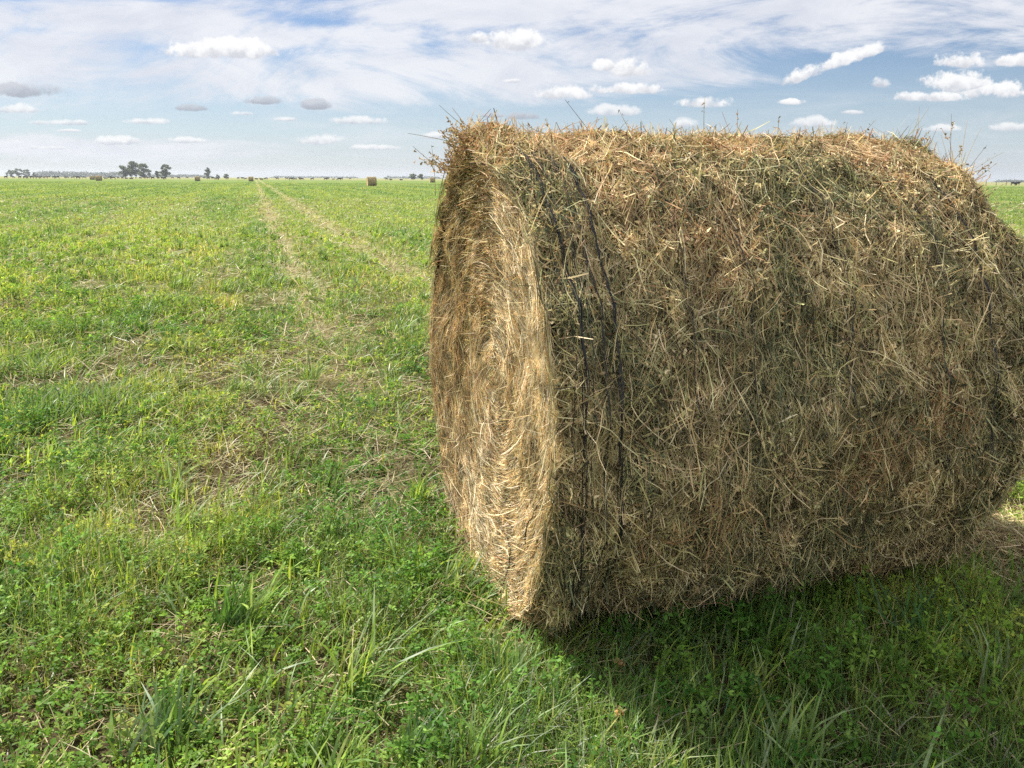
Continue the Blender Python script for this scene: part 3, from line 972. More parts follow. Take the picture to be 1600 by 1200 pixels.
BLUEG = [(0.10, 0.18, 0.07), (0.16, 0.24, 0.11), (0.09, 0.18, 0.04)]
grass_tussock(362, 985, 70, 0.09, 0.20, 0.0084, [(0.09, 0.19, 0.035), (0.12, 0.22, 0.05)], 'upright dark green tuft with thin pointed blades in the sunny grass', 0.3, 0.028)
grass_tussock(255, 1165, 60, 0.10, 0.20, 0.0115, BLUEG, 'tuft of broad pale blue-green blades near the lower left corner', 0.2, 0.05)
grass_tussock(520, 770, 40, 0.10, 0.24, 0.0081, BLUEG, 'tuft with long blades leaning right, between the track and the bale', 1.4, 0.03)
grass_tussock(640, 1190, 50, 0.07, 0.16, 0.0095, BLUEG, 'tuft of broad grey-green blades cut off by the bottom edge, left of the shadow', 0.6, 0.03)
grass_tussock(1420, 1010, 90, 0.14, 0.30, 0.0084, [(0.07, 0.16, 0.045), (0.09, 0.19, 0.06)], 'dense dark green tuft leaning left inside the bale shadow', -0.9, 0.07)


def leafy_plant(px, py, height, n_stem, label, name='lucerne_plant', cols=((0.12, 0.23, 0.035), (0.17, 0.30, 0.05)), cat='plant', flower=None, group=None, size=0.014, spread=0.05):
    x, y = on_ground(px, py)
    root = empty(name, (x, y, 0))
    stems, leaves = Acc(), Acc()
    for k in range(n_stem):
        b = np.array([random.gauss(0, spread * .5), random.gauss(0, spread * .5), 0])
        top = b + np.array([random.gauss(0, spread), random.gauss(0, spread), height * random.uniform(0.55, 1.05)])
        s = np.linspace(0, 1, 6)[:, None]
        pts = b + (top - b) * s + np.array([random.gauss(0, .02), random.gauss(0, .02), 0]) * (s ** 2)
        stems.tube(pts, np.linspace(0.0016, 0.0009, 6), (0.13, 0.2, 0.05) if flower != 'dry' else (0.36, 0.27, 0.14), 5)
        m = 9 if flower != 'dry' else 3
        kk = np.linspace(0.25, 1.0, m)
        q = np.stack([np.interp(kk, s[:, 0], pts[:, i]) for i in range(3)], -1) + rng.normal(0, 0.008, (m, 3))
        leaflets(leaves, q[:, 0], q[:, 1], q[:, 2], rng.uniform(size * .7, size * 1.2, m), palette(cols, [1] * len(cols), m), 0.4)
        if flower:
            fc = {'yellow': [(0.50, 0.50, 0.14), (0.42, 0.48, 0.13)], 'dry': [(0.42, 0.26, 0.13), (0.5, 0.36, 0.2)]}[flower]
            n = 40
            c = pts[-1] + rng.normal(0, 0.006, (n, 3))
            d = rng.normal(0, 1, (n, 3)); d /= np.linalg.norm(d, axis=1, keepdims=True)
            L = rng.uniform(0.004, 0.009, n)[:, None]
            P = np.stack([c, c + d * L * .5, c + d * L], 1)
            sd = np.cross(d, rng.normal(0, 1, (n, 3))); sd /= np.linalg.norm(sd, axis=1, keepdims=True)
            heads = Acc()
            heads.ribbons(P, sd, L * np.array([[0.4, 0.7, 0.3]]), palette(fc, [1, 1], n))
            heads.build('flower_head', MAT['leaf'], root)
    stems.build('stem', MAT['leaf'], root)
    leaves.build('leaves', MAT['leaf'], root)
    tag(root, label, cat, group)


leafy_plant(1055, 1110, 0.15, 12, 'leafy green lucerne plant catching the sun at the edge of the bale shadow', spread=0.06)
leafy_plant(500, 1180, 0.11, 22, 'bushy bright green lucerne plant at the bottom edge left of the centre', spread=0.09)
leafy_plant(120, 990, 0.13, 20, 'bushy bright green lucerne plant near the left edge below the yellow weed', spread=0.09)
leafy_plant(1300, 1190, 0.10, 10, 'small pale green lucerne plant inside the shadow at the bottom edge', spread=0.06, cols=((0.17, 0.26, 0.07), (0.2, 0.3, 0.09)))
leafy_plant(985, 1075, 0.13, 1, 'thin dry weed with a curled pink-brown flower head inside the bale shadow', 'dry_weed', ((0.3, 0.24, 0.1),), 'weed', 'dry', spread=0.02)
leafy_plant(958, 1165, 0.12, 1, 'bent straw-coloured dry weed at the lit edge of the bale shadow', 'dry_weed', ((0.3, 0.24, 0.1),), 'weed', 'dry', spread=0.02)
YW = ((0.30, 0.34, 0.07), (0.38, 0.38, 0.10))
leafy_plant(80, 880, 0.13, 24, 'yellow flowering weed patch by the left edge of the meadow', 'yellow_weed', YW, 'weed', 'yellow', 'yellow flowering weeds', 0.011, 0.13)
leafy_plant(285, 548, 0.12, 34, 'yellow flowering weed patch farther off, left of the stubble track', 'yellow_weed', YW, 'weed', 'yellow', 'yellow flowering weeds', 0.016, 0.20)
leafy_plant(215, 618, 0.11, 26, 'yellowish weed patch just left of and nearer than the brightest yellow one', 'yellow_weed', YW, 'weed', 'yellow', 'yellow flowering weeds', 0.014, 0.16)


# ------------------------------------------------------------------ far bales
def far_bale_mesh():
    a = Acc()
    Lb, Rb = 1.6, 0.83
    prof_t = np.concatenate([np.zeros(6), np.linspace(0, Lb, 14), np.full(6, Lb)])
    prof_r = np.concatenate([np.linspace(0.02, 0.95, 6), np.full(14, 1.0), np.linspace(0.95, 0.02, 6)]) * Rb
    th = np.linspace(0, 2 * np.pi, 40, endpoint=False)
    T, H = np.meshgrid(prof_t, th, indexing='ij')
    RR = np.repeat(prof_r[:, None], 40, 1) * (1 + 0.04 * (fbm(T * 4, np.cos(H) * 3, np.sin(H) * 3, seed=5) - 0.5))
    Z = np.maximum(Rb - 0.05 + RR * np.sin(H), 0.0)
    X = T - Lb / 2 + np.where(T < 0.01, 0.07, 0) * (1 - RR / Rb)
    c = np.where(((T < 0.01) & (RR < Rb * .97))[..., None], np.array(HAY_GOLD), np.array((0.36, 0.29, 0.18)))
    a.grid(np.stack([X, -RR * np.cos(H), Z], -1), c, 0, wrap=True)
    n = 2600
    t0 = rng.uniform(0, Lb, n); h0 = rng.uniform(-1.4, 4.5, n); L = rng.uniform(0.06, 0.3, n)
    s = np.linspace(-.5, .5, 3)[None]
    al = rng.normal(0, .6, n)[:, None]
    t = t0[:, None] + np.sin(al) * L[:, None] * s; h = h0[:, None] + np.cos(al) * L[:, None] * s / Rb
    r = Rb + 0.02 + 0.05 * rng.random((n, 1)) * (s + .5)
    P = np.stack([t - Lb / 2, -r * np.cos(h), np.maximum(Rb - .05 + r * np.sin(h), 0.01)], -1)
    sd = np.stack([np.cos(al[:, 0]), np.zeros(n), np.zeros(n)], -1)
    a.ribbons(P, sd, np.full((n, 3), 0.012), palette([HAY_TAN, HAY_BROWN, HAY_OLIVE, HAY_PALE], [0.35, 0.3, 0.25, 0.1], n), 1)
    return a


fb = far_bale_mesh().build('hay_bale', [MAT['core'], MAT['hay']])
FAR_BALES = [(580.5, 150, 0.35, 'far round hay bale, the biggest one on the horizon, alone in the meadow'),
             (155, 270, 0.12, 'far round hay bale in front of a paler bale, left of the big trees'),
             (145, 345, 0.2, 'far pale hay bale half hidden behind a darker bale'),
             (309, 285, 0.25, 'far round hay bale just left of the lone slim tree on the horizon'),
             (392.5, 290, 0.25, 'far round hay bale at the end of the stubble track'),
             (675, 285, 0.3, 'far round hay bale beside the near bale, below the dark clump of trees')]
for i, (px, dep, rz, lab) in enumerate(FAR_BALES):
    o = fb if i == 0 else fb.copy()
    if i: COL.objects.link(o)
    x, y = at_depth(px, dep)
    o.location = (x, y, 0)
    o.rotation_euler = (0, 0, rz)
    tag(o, lab, 'hay bale', 'round bales far out in the meadow')


# ------------------------------------------------------------------ trees
def tree(name, px, dep, height, width, n_leaf, label, seed, cols=((0.10, 0.13, 0.06), (0.15, 0.18, 0.08), (0.075, 0.10, 0.05)), group='trees on the horizon', low=0.25, lobes=9, cat='tree', leaf=0.6):
    r = random.Random(seed)
    x, y = at_depth(px, dep)
    root = empty(name, (x, y, 0))
    tr, cr = Acc(), Acc()
    top = np.array([r.uniform(-.05, .05) * width, 0, height * 0.72])
    s = np.linspace(0, 1, 6)[:, None]
    pts = top * s + np.array([r.uniform(-.06, .06) * width, 0, 0]) * np.sin(s * 3)
    tr.tube(pts, np.linspace(height * 0.028, height * 0.008, 6), (0.1, 0.08, 0.06), 7)
    cen = []
    lobes = int(lobes * 2.2)
    for k in range(lobes):
        a = r.uniform(0, 6.28); q = r.uniform(low, 0.92)
        rad = width * 0.5 * r.uniform(0.25, 0.85) * math.sin(math.pi * min(0.95, (q - low * .6) / (1.05 - low * .6))) ** 0.6
        c = np.array([math.cos(a) * rad, math.sin(a) * rad, q * height])
        cen.append((c, r.uniform(0.09, 0.19) * min(width, height)))
        f = max(0.15, q - 0.35)
        b0 = np.array([np.interp(f * height, pts[:, 2], pts[:, i]) for i in range(3)])
        sl = np.linspace(0, 1, 5)[:, None]
        tr.tube(b0 + (c - b0) * sl + np.array([0, 0, -0.08 * height]) * np.sin(sl * 3.14), np.linspace(height * 0.011, height * 0.003, 5), (0.1, 0.08, 0.06), 5)
    rg = np.random.default_rng(seed)
    for c, rad in cen:
        m = int(n_leaf * 1.6) // lobes
        d = rg.normal(0, 1, (m, 3)); d /= np.linalg.norm(d, axis=1, keepdims=True)
        p = c + d * (rad * rg.random((m, 1)) ** 0.6) * np.array([1.1, 1.1, 0.8])
        keep = fbm(p[:, 0] * 1.2, p[:, 1] * 1.2, p[:, 2] * 1.2, seed=seed) > 0.36
        p = p[keep]; m = len(p)
        p[:, 2] = np.maximum(p[:, 2], 0.15)
        dd = rg.normal(0, 1, (m, 3)); dd[:, 2] -= 0.5; dd /= np.linalg.norm(dd, axis=1, keepdims=True)
        L = rg.uniform(leaf * .6, leaf * 1.3, m)[:, None]
        P = np.stack([p, p + dd * L * .5, p + dd * L], 1)
        sd = np.cross(dd, rg.normal(0, 1, (m, 3))); sd /= np.linalg.norm(sd, axis=1, keepdims=True)
        k = rg.integers(0, len(cols), m)
        cr.ribbons(P, sd, L * np.array([[0.3, 0.6, 0.2]]), np.array(cols)[k] * rg.uniform(.8, 1.2, (m, 1)))
    tr.build('trunk', MAT['bark'], root)
    cr.build('crown', MAT['crown'], root)
    tag(root, label, cat, group)


D1 = 620
PXM = D1 / F_PX                                             # metres per photo pixel there
tree('eucalyptus_tree', 197, D1, 22 * PXM, 20 * PXM, 3000, 'leftmost tree of the big group, with a crown spreading out to the left', 1)
tree('eucalyptus_tree', 213, D1 + 10, 26 * PXM, 22 * PXM, 3600, 'tallest tree in the middle of the big group on the horizon', 2, lobes=12)
tree('eucalyptus_tree', 206, D1 + 26, 21 * PXM, 14 * PXM, 2000, 'tree squeezed between the leftmost and the tallest of the big group', 12)
tree('eucalyptus_tree', 227, D1 + 4, 22 * PXM, 22 * PXM, 3200, 'rightmost broad tree of the big group, hanging low to the ground', 3, low=0.12, lobes=11)
tree('eucalyptus_tree', 260, D1, 22 * PXM, 17 * PXM, 3000, 'round dense single tree right of the small bush and the big group', 4, low=0.2, lobes=11)
tree('bush', 247, D1 + 6, 11 * PXM, 9 * PXM, 1200, 'small bush between the big group of trees and the round single tree', 5, low=0.1, group=None, cat='bush', lobes=7)
tree('eucalyptus_tree', 326, D1 + 40, 18 * PXM, 12 * PXM, 1500, 'lone slim tree right of a far bale', 6, low=0.2, lobes=8)
tree('bush', 353, D1 + 160, 9 * PXM, 12 * PXM, 900, 'low dark bush right of the lone slim tree', 13, low=0.1, group=None, cat='bush', lobes=7)
tree('bush', 341, D1 + 200, 8 * PXM, 10 * PXM, 800, 'pale low bush touching the lone slim tree on its right', 14, low=0.1, group=None, cat='bush', lobes=7)
tree('eucalyptus_tree', 645, D1 + 80, 10.5 * PXM, 15 * PXM, 1600, 'left tree of the dark pair near the near bale', 7, low=0.15)
tree('eucalyptus_tree', 658, D1 + 85, 9.5 * PXM, 12 * PXM, 1300, 'right, paler tree of the dark pair near the near bale', 8, low=0.15)
for k, (px, hh, ww, lab) in enumerate(((18, 10.5, 16, 'left tree of the far clump at the left edge of the horizon'), (30, 12.5, 18, 'middle and tallest tree of the far clump at the left edge'),
                                       (43, 11, 16, 'right tree of the far clump at the left edge of the horizon'), (56, 7, 6, 'small pale tree just right of the far left clump'))):
    tree('eucalyptus_tree', px, D1 + 230, hh * PXM * 1.4, ww * PXM * 1.35, 1500, lab, 20 + k, low=0.12)


def woodland(x0, x1, dep, hpx, name, label, n, seed):
    rg = np.random.default_rng(seed)
    a = Acc()
    px = rg.uniform(x0, x1, n)
    k = dep / F_PX
    hm = hpx * k * (0.55 + 0.6 * fbm(px * 0.16, px * 0, seed=seed)) * np.clip((px - x0) / 5, 0.2, 1) * np.clip((x1 - px) / 5, 0.2, 1)
    d0 = ray(800, 285)
    X = np.array([ray(p, 285)[0] / ray(p, 285)[1] for p in px]) * dep
    Y = dep + rg.uniform(-20, 20, n)
    Z = hm * rg.random(n) ** 0.8
    p = np.stack([X, Y, Z], -1)
    dd = rg.normal(0, 1, (n, 3)); dd /= np.linalg.norm(dd, axis=1, keepdims=True)
    L = rg.uniform(1.0, 2.4, n)[:, None]
    P = np.stack([p, p + dd * L * .5, p + dd * L], 1)
    P[..., 2] = np.maximum(P[..., 2], 0.05)
    sd = np.cross(dd, rg.normal(0, 1, (n, 3))); sd /= np.linalg.norm(sd, axis=1, keepdims=True)
    a.ribbons(P, sd, L * np.array([[.3, .6, .2]]), palette([(0.05, 0.065, 0.035), (0.07, 0.085, 0.045)], [1, 1], n))
    tag(a.build(name, MAT['crown']), label, 'woodland', kind='stuff')


woodland(58, 192, 1500, 8.0, 'distant_woodland', 'long pale belt of trees on the horizon left of the big group', 5200, 1)
woodland(230, 330, 1700, 4.0, 'distant_woodland', 'low pale belt of trees behind the single round tree', 2600, 2)
woodland(425, 560, 2000, 2.6, 'distant_woodland', 'faint thin belt of trees on the horizon between two far bales', 2000, 3)
woodland(600, 690, 1800, 3.4, 'distant_woodland', 'faint belt of trees behind the dark pair of trees', 1600, 4)
woodland(1560, 1700, 1500, 3.6, 'distant_woodland', 'faint bluish belt of trees on the horizon right of the near bale', 2600, 5)


# ------------------------------------------------------------------ cattle
def cow_mesh(name, head, mat, lying=False):
    """one continuous body: trunk, neck, head, ears, legs with joints, tail"""
    v, e, r = [], [], []

    def add(p, rad, frm=None):
        v.append(p); r.append(rad)
        if frm is not None: e.append((frm, len(v) - 1))
        return len(v) - 1
    dz = -0.55 if lying else 0.0
    hip = add((-0.62, 0, 1.08 + dz), 0.27)
    mid = add((-0.1, 0, 1.0 + dz), 0.36, hip)
    sho = add((0.5, 0, 1.05 + dz), 0.31, mid)
    rump = add((-0.86, 0, 1.12 + dz), 0.17, hip)
    tail = add((-0.96, 0, 0.95 + dz), 0.035, rump)
    tail = add((-0.98, 0, 0.5 + dz * .7), 0.03, tail)
    add((-0.98, 0, 0.36 + dz * .6), 0.05, tail)
    if head == 'down':
        nk = add((0.88, 0.02, 0.82 + dz), 0.19, sho); hd = add((1.13, 0.04, 0.45), 0.14, nk); mz = add((1.24, 0.05, 0.14), 0.09, hd)
    else:
        nk = add((0.82, 0.02, 1.25 + dz), 0.18, sho); hd = add((1.08, 0.05, 1.40 + dz), 0.135, nk); mz = add((1.38, 0.08, 1.25 + dz), 0.085, hd)
    hv = np.array(v[hd])
    for sgn in (1, -1): add((hv[0] - 0.04, hv[1] + sgn * 0.24, hv[2] + 0.07), 0.04, hd)
    for sgn in (1, -1):
        if lying:
            k = add((0.55, sgn * 0.26, 0.22), 0.12, sho); k = add((0.85, sgn * 0.3, 0.12), 0.07, k); add((0.6, sgn * 0.34, 0.07), 0.05, k)
            k = add((-0.6, sgn * 0.3, 0.25), 0.16, hip); k = add((-0.25, sgn * 0.42, 0.14), 0.09, k); add((-0.55, sgn * 0.46, 0.07), 0.05, k)
        else:
            k = add((0.52, sgn * 0.2, 0.72), 0.13, sho); k = add((0.55 + 0.05 * sgn, sgn * 0.2, 0.40), 0.075, k); k = add((0.53 + 0.06 * sgn, sgn * 0.2, 0.1), 0.055, k); add((0.57 + 0.06 * sgn, sgn * 0.2, 0.03), 0.06, k)
            k = add((-0.55, sgn * 0.22, 0.74), 0.17, hip); k = add((-0.78 + 0.05 * sgn, sgn * 0.21, 0.46), 0.08, k); k = add((-0.72 + 0.06 * sgn, sgn * 0.21, 0.1), 0.055, k); add((-0.67 + 0.06 * sgn, sgn * 0.21, 0.03), 0.06, k)
    me = bpy.data.meshes.new(name)
    me.from_pydata(v, e, [])
    o = bpy.data.objects.new(name, me)
    COL.objects.link(o)
    mod = o.modifiers.new('skin', 'SKIN')
    for i, sv in enumerate(me.skin_vertices[0].data):
        sv.radius = (r[i], r[i]); sv.use_root = (i == 0)
    o.modifiers.new('sub', 'SUBSURF').levels = 1
    bpy.context.view_layer.update()
    dg = bpy.context.evaluated_depsgraph_get()
    m2 = bpy.data.meshes.new_from_object(o.evaluated_get(dg))
    bpy.data.objects.remove(o)
    m2.name = name
    m2.materials.clear(); m2.materials.append(mat)
    for p in m2.polygons: p.use_smooth = True
    return m2


COWS = {}
for nm, hd, ly in (('standing', 'up', False), ('grazing', 'down', False), ('lying', 'up', True)):
    COWS[nm, 'black'] = cow_mesh('cow_' + nm, hd, MAT['hide'], ly)
    m = COWS[nm, 'black'].copy(); m.materials.clear(); m.materials.append(MAT['hide_brown'])
    COWS[nm, 'brown'] = m

z1 = lambda q: q * 0.21875
z2 = lambda q: 330 + q * 0.23125
B_, N_ = 'black', 'brown'
ZONES = [
    ('below the far left tree clump', [(z1(48), 1.0, 'standing', B_), (z1(102), .85, 'grazing', B_), (z1(147), .95, 'standing', B_), (z1(185), 1.15, 'grazing', B_), (z1(231), 1.15, 'standing', B_)]),
    ('below the pale tree belt', [(z1(275), 1.05, 'grazing', B_), (z1(292), .7, 'standing', B_), (z1(308), .6, 'standing', B_), (z1(330), .95, 'grazing', N_), (z1(355), .7, 'standing', B_), (z1(390), .95, 'standing', B_), (z1(413), 1.1, 'grazing', B_),
                                           (z1(470), .9, 'standing', B_), (z1(483), .8, 'grazing', B_), (z1(525), .85, 'grazing', B_), (z1(560), 1.1, 'standing', B_), (z1(578), .6, 'standing', B_), (z1(604), .95, 'grazing', B_)]),
    ('between twin bales and bush', [(z1(757), .9, 'lying', B_), (z1(784), 1.05, 'standing', B_), (z1(812), 1.2, 'grazing', B_), (z1(848), .85, 'grazing', B_), (z1(878), 1.0, 'standing', B_), (z1(905), .95, 'lying', B_), (z1(940), .95, 'lying', B_),
                                                   (z1(1005), .8, 'grazing', B_), (z1(1047), .8, 'standing', N_), (z1(1065), .85, 'standing', B_), (z1(1092), 1.0, 'standing', B_)]),
    ('between bush and lone slim tree', [(z1(1163), .9, 'standing', B_), (z1(1178), 1.1, 'grazing', B_), (z1(1236), .7, 'grazing', B_), (z1(1279), .9, 'standing', B_), (z1(1338), .6, 'grazing', B_)]),
    ('between slim tree and track bale', [(z1(1462), .7, 'standing', B_), (z1(1490), .85, 'grazing', B_), (z2(14), .95, 'standing', B_), (z2(40), 1.15, 'grazing', B_), (z2(112), .9, 'standing', B_), (z2(185), .8, 'standing', B_), (z2(215), .85, 'standing', B_), (z2(232), .7, 'lying', B_)]),
    ('between track bale and biggest far bale', [(z2(308), .8, 'lying', B_), (z2(342), 1.0, 'lying', B_), (z2(372), .9, 'grazing', B_), (z2(447), .85, 'standing', B_), (z2(512), .8, 'standing', B_), (z2(540), 1.0, 'grazing', B_), (z2(553), .8, 'standing', B_),
                                                                           (z2(572), .7, 'lying', B_), (z2(602), .9, 'standing', B_), (z2(614), .9, 'grazing', B_), (z2(684), .95, 'grazing', B_), (z2(775), 1.0, 'standing', B_), (z2(790), .7, 'standing', B_), (z2(825), .7, 'lying', N_),
                                                                           (z2(865), 1.05, 'grazing', B_), (z2(882), .8, 'standing', B_), (z2(940), .6, 'standing', N_)]),
    ('right of the biggest far bale', [(z2(1185), .7, 'standing', B_), (z2(1215), .8, 'lying', B_), (z2(1285), .8, 'lying', B_)]),
    ('in the field right of the near bale', [(1584, .8, 'grazing', B_), (1590, .8, 'standing', B_)]),
]
ORD = ['first', 'second', 'third', 'fourth', 'fifth', 'sixth', 'seventh', 'eighth', 'ninth', 'tenth', 'eleventh', 'twelfth', 'thirteenth', 'fourteenth', 'fifteenth', 'sixteenth', 'seventeenth']
rc = random.Random(3)
for zone, lst in ZONES:
    for i, (px, sz, pose, colr) in enumerate(sorted(lst)):
        o = bpy.data.objects.new('cow', COWS[pose, colr])
        COL.objects.link(o)
        dep = 440 / sz ** 0.8 * rc.uniform(0.95, 1.05)
        if px > 1000: dep = 300
        x, y = at_depth(px, dep)
        o.location = (x, y, 0)
        flip = rc.random() < 0.5
        o.rotation_euler = (0, 0, (math.pi if flip else 0) + rc.uniform(-0.6, 0.6))
        k = min(1.1, 0.85 + 0.2 * sz)
        o.scale = (k, k, k)
        if colr == N_ and sum(1 for q in lst if q[3] == N_) == 1:
            lab = f'small brown cow {pose} {zone}'
        else:
            lab = f'{colr} cow {pose}, {ORD[i]} from the left {zone}'
        tag(o, lab, 'cow', 'cattle grazing along the horizon')

# ------------------------------------------------------------------ fence far right
fx = empty('wire_fence', (*at_depth(1565, 300), 0))
tag(fx, 'wire fence on thin wooden posts across the field right of the near bale', 'fence')
o0 = np.array(at_depth(1565, 300))
tops = []
for i, px in enumerate((1505, 1541, 1557, 1572.5, 1588, 1604, 1640, 1680)):
    p = np.array(at_depth(px, 300)) - o0
    hh = 2.1 if px in (1572.5,) else rc.uniform(1.5, 1.9)
    a = Acc()
    a.tube([(p[0], p[1], -0.2), (p[0] + .01, p[1], hh * .5), (p[0] + 0.04, p[1], hh), (p[0] + 0.04, p[1], hh + 0.02)], [0.11, 0.10, 0.09, 0.001], (0.1, 0.08, 0.06), 7)
    a.build('post', MAT['post'], fx)
    tops.append(p)
for zz in (0.45, 0.85, 1.25):
    a = Acc()
    a.tube([(p[0], p[1] - 0.11, zz) for p in tops], 0.012, (0.25, 0.25, 0.25), 4)
    a.build('wire', MAT['wire'], fx)

# ------------------------------------------------------------------ the air over the plain
hb = Acc()
hx, hy0, hy1, hz0, hz1 = 3000.0, -60.0, 3000.0, -1.0, 18.0
c8 = [(-hx, hy0, hz0), (hx, hy0, hz0), (hx, hy1, hz0), (-hx, hy1, hz0), (-hx, hy0, hz1), (hx, hy0, hz1), (hx, hy1, hz1), (-hx, hy1, hz1)]
hb.quads(c8, [(0, 3, 2, 1), (4, 5, 6, 7), (0, 1, 5, 4), (1, 2, 6, 5), (2, 3, 7, 6), (3, 0, 4, 7)], (1, 1, 1))
hm, ht = new_mat('thin_haze')
hv = ht.n('ShaderNodeVolumePrincipled', {'Color': (0.86, 0.92, 1.0, 1), 'Density': HAZE, 'Anisotropy': 0.2})
ho = ht.n('ShaderNodeOutputMaterial')
ht.t.links.new(hv.outputs[0], ho.inputs['Volume'])
tag(hb.build('haze', hm, smooth=False), 'thin pale haze over the far meadow', 'haze', kind='stuff')

# ------------------------------------------------------------------ sky: Nishita plus veil and heaped clouds, all placed by direction
world = bpy.data.worlds.new('World')
scene.world = world
world.use_nodes = True
t = NT(world.node_tree)
sky = t.n('ShaderNodeTexSky', sky_type='NISHITA')
sky.sun_disc = False
sky.sun_elevation = SUN_EL
sky.sun_rotation = SUN_AZ
sky.air_density = 1.0
sky.dust_density = 0.2
sky.ozone_density = 4.0
tc = t.n('ShaderNodeTexCoord')
D = t.n('ShaderNodeSeparateXYZ', {0: tc.outputs['Generated']})
dx, dy, dz = D.outputs
dyc = t.math('MAXIMUM', dy, 0.05)
u = t.math('DIVIDE', dx, dyc)
v = t.math('DIVIDE', dz, dyc)
UV = t.n('ShaderNodeCombineXYZ', {0: u, 1: v, 2: 0.0}).outputs[0]
front = t.maprange(dy, 0.06, 0.2)


def duv(px, py):
    d = ray(px, py)
    return d[0] / d[1], d[2] / d[1]


def noise(scale, detail=6.0, rough=0.6, dist=0.0, vec=None, stretch=None, off=(0, 0, 0)):
    vv = vec or UV
    mp = t.n('ShaderNodeMapping', {'Vector': vv, 'Location': off, 'Scale': stretch or (1, 1, 1)})
    return t.n('ShaderNodeTexNoise', {'Vector': mp.outputs[0], 'Scale': scale, 'Detail': detail, 'Roughness': rough, 'Distortion': dist}).outputs[0]


def cloud_field(items, k, soft, nz):
    F = S = None
    for it in items:
        px, py, w, h = it[:4]
        uc, vc = duv(px, py + h * 0.12)
        a = w / 2 / F_PX * 1.0; b = h / 2 / F_PX * 1.08
        q = t.n('ShaderNodeVectorMath', {0: UV, 1: (uc, vc, 0)}, operation='SUBTRACT').outputs[0]
        if len(it) > 4:                                    # a cloud drawn out along a slant
            q0 = t.n('ShaderNodeSeparateXYZ', {0: q}).outputs
            q = t.n('ShaderNodeCombineXYZ', {0: q0[0], 1: t.math('MULTIPLY_ADD', q0[0], -it[4], q0[1]), 2: 0.0}).outputs[0]
        q = t.n('ShaderNodeVectorMath', {0: q, 1: (1 / a, 1 / b, 0)}, operation='MULTIPLY').outputs[0]
        s = t.n('ShaderNodeSeparateXYZ', {0: q})
        yy = t.math('MAXIMUM', s.outputs[1], t.math('MULTIPLY', s.outputs[1], -2.0))
        r2 = t.math('MULTIPLY_ADD', yy, yy, t.math('MULTIPLY', s.outputs[0], s.outputs[0]))
        raw = t.math('SUBTRACT', 1.0, r2)
        if F is None: F, S = raw, s.outputs[1]
        else:
            gt = t.math('GREATER_THAN', raw, F)
            S = t.math('MULTIPLY_ADD', gt, t.math('SUBTRACT', s.outputs[1], S), S)
            F = t.math('MAXIMUM', F, raw)
    fld = t.math('MULTIPLY_ADD', t.math('SUBTRACT', nz, 0.5), k, F)
    m = t.maprange(fld, 0.0, soft)
    return t.math('MULTIPLY', m, front), S


n_cum = t.math('ADD', t.math('MULTIPLY_ADD', noise(17.0, 2.0, 0.5, 0.1, off=(9, 2, 0)), 0.40, t.math('MULTIPLY', noise(44.0, 3.0, 0.6, 0.1), 0.34)), t.math('MULTIPLY', noise(120.0, 6.0, 0.65, 0.1, off=(5, 3, 0)), 0.26))
n_sh = noise(60.0, 6.0, 0.6, 0.2, off=(3, 1, 0))
n_cir = noise(3.4, 10.0, 0.66, 1.4, stretch=(0.8, 2.4, 1), off=(0.4, 0.2, 0))
n_cir2 = noise(5.0, 8.0, 0.65, 0.6, stretch=(0.8, 2.2, 1), off=(4.4, 1.2, 0))

SKY_STR = 0.055
skyc = t.n('ShaderNodeHueSaturation', {'Color': sky.outputs[0], 'Hue': 0.511, 'Saturation': 1.05, 'Value': 1.0}).outputs[0]
W_ = 0.92 / SKY_STR                                          # a white cloud, before the background strength


EXPOSURE = 0.85


def g3(a):
    k = 1.0 / SKY_STR / 2 ** EXPOSURE
    return (a[0] * k, a[1] * k, a[2] * k, 1)


# pale air towards the horizon
hz = t.maprange(t.math('ABSOLUTE', dz), 0.0, 0.14, 1.0, 0.0)
col = t.mix(t.math('MULTIPLY', hz, 0.6), skyc, g3((0.62, 0.70, 0.85)))

# veil of high cloud: a wide band with streaks
veil_items = [(150, 30, 520, 60), (330, 45, 300, 80), (640, 12, 500, 50), (60, 110, 420, 110), (300, 125, 520, 90), (560, 115, 620, 110), (800, 115, 520, 110), (500, 60, 420, 50), (760, 15, 420, 60), (1250, 30, 1000, 130), (960, 90, 520, 120), (60, 70, 300, 60), (150, 235, 700, 40)]
VF = None
for (px, py, w, h) in veil_items:
    uc, vc = duv(px, py)
    q = t.n('ShaderNodeVectorMath', {0: UV, 1: (uc, vc, 0)}, operation='SUBTRACT').outputs[0]
    q = t.n('ShaderNodeVectorMath', {0: q, 1: (2 * F_PX / w, 2 * F_PX / h, 0)}, operation='MULTIPLY').outputs[0]
    r2 = t.n('ShaderNodeVectorMath', {0: q, 1: q}, operation='DOT_PRODUCT').outputs['Value']
    raw = t.math('SUBTRACT', 1.0, r2)
    VF = raw if VF is None else t.math('SMOOTH_MAX', VF, raw, 0.4)
VF = t.math('MAXIMUM', VF, -1.2)
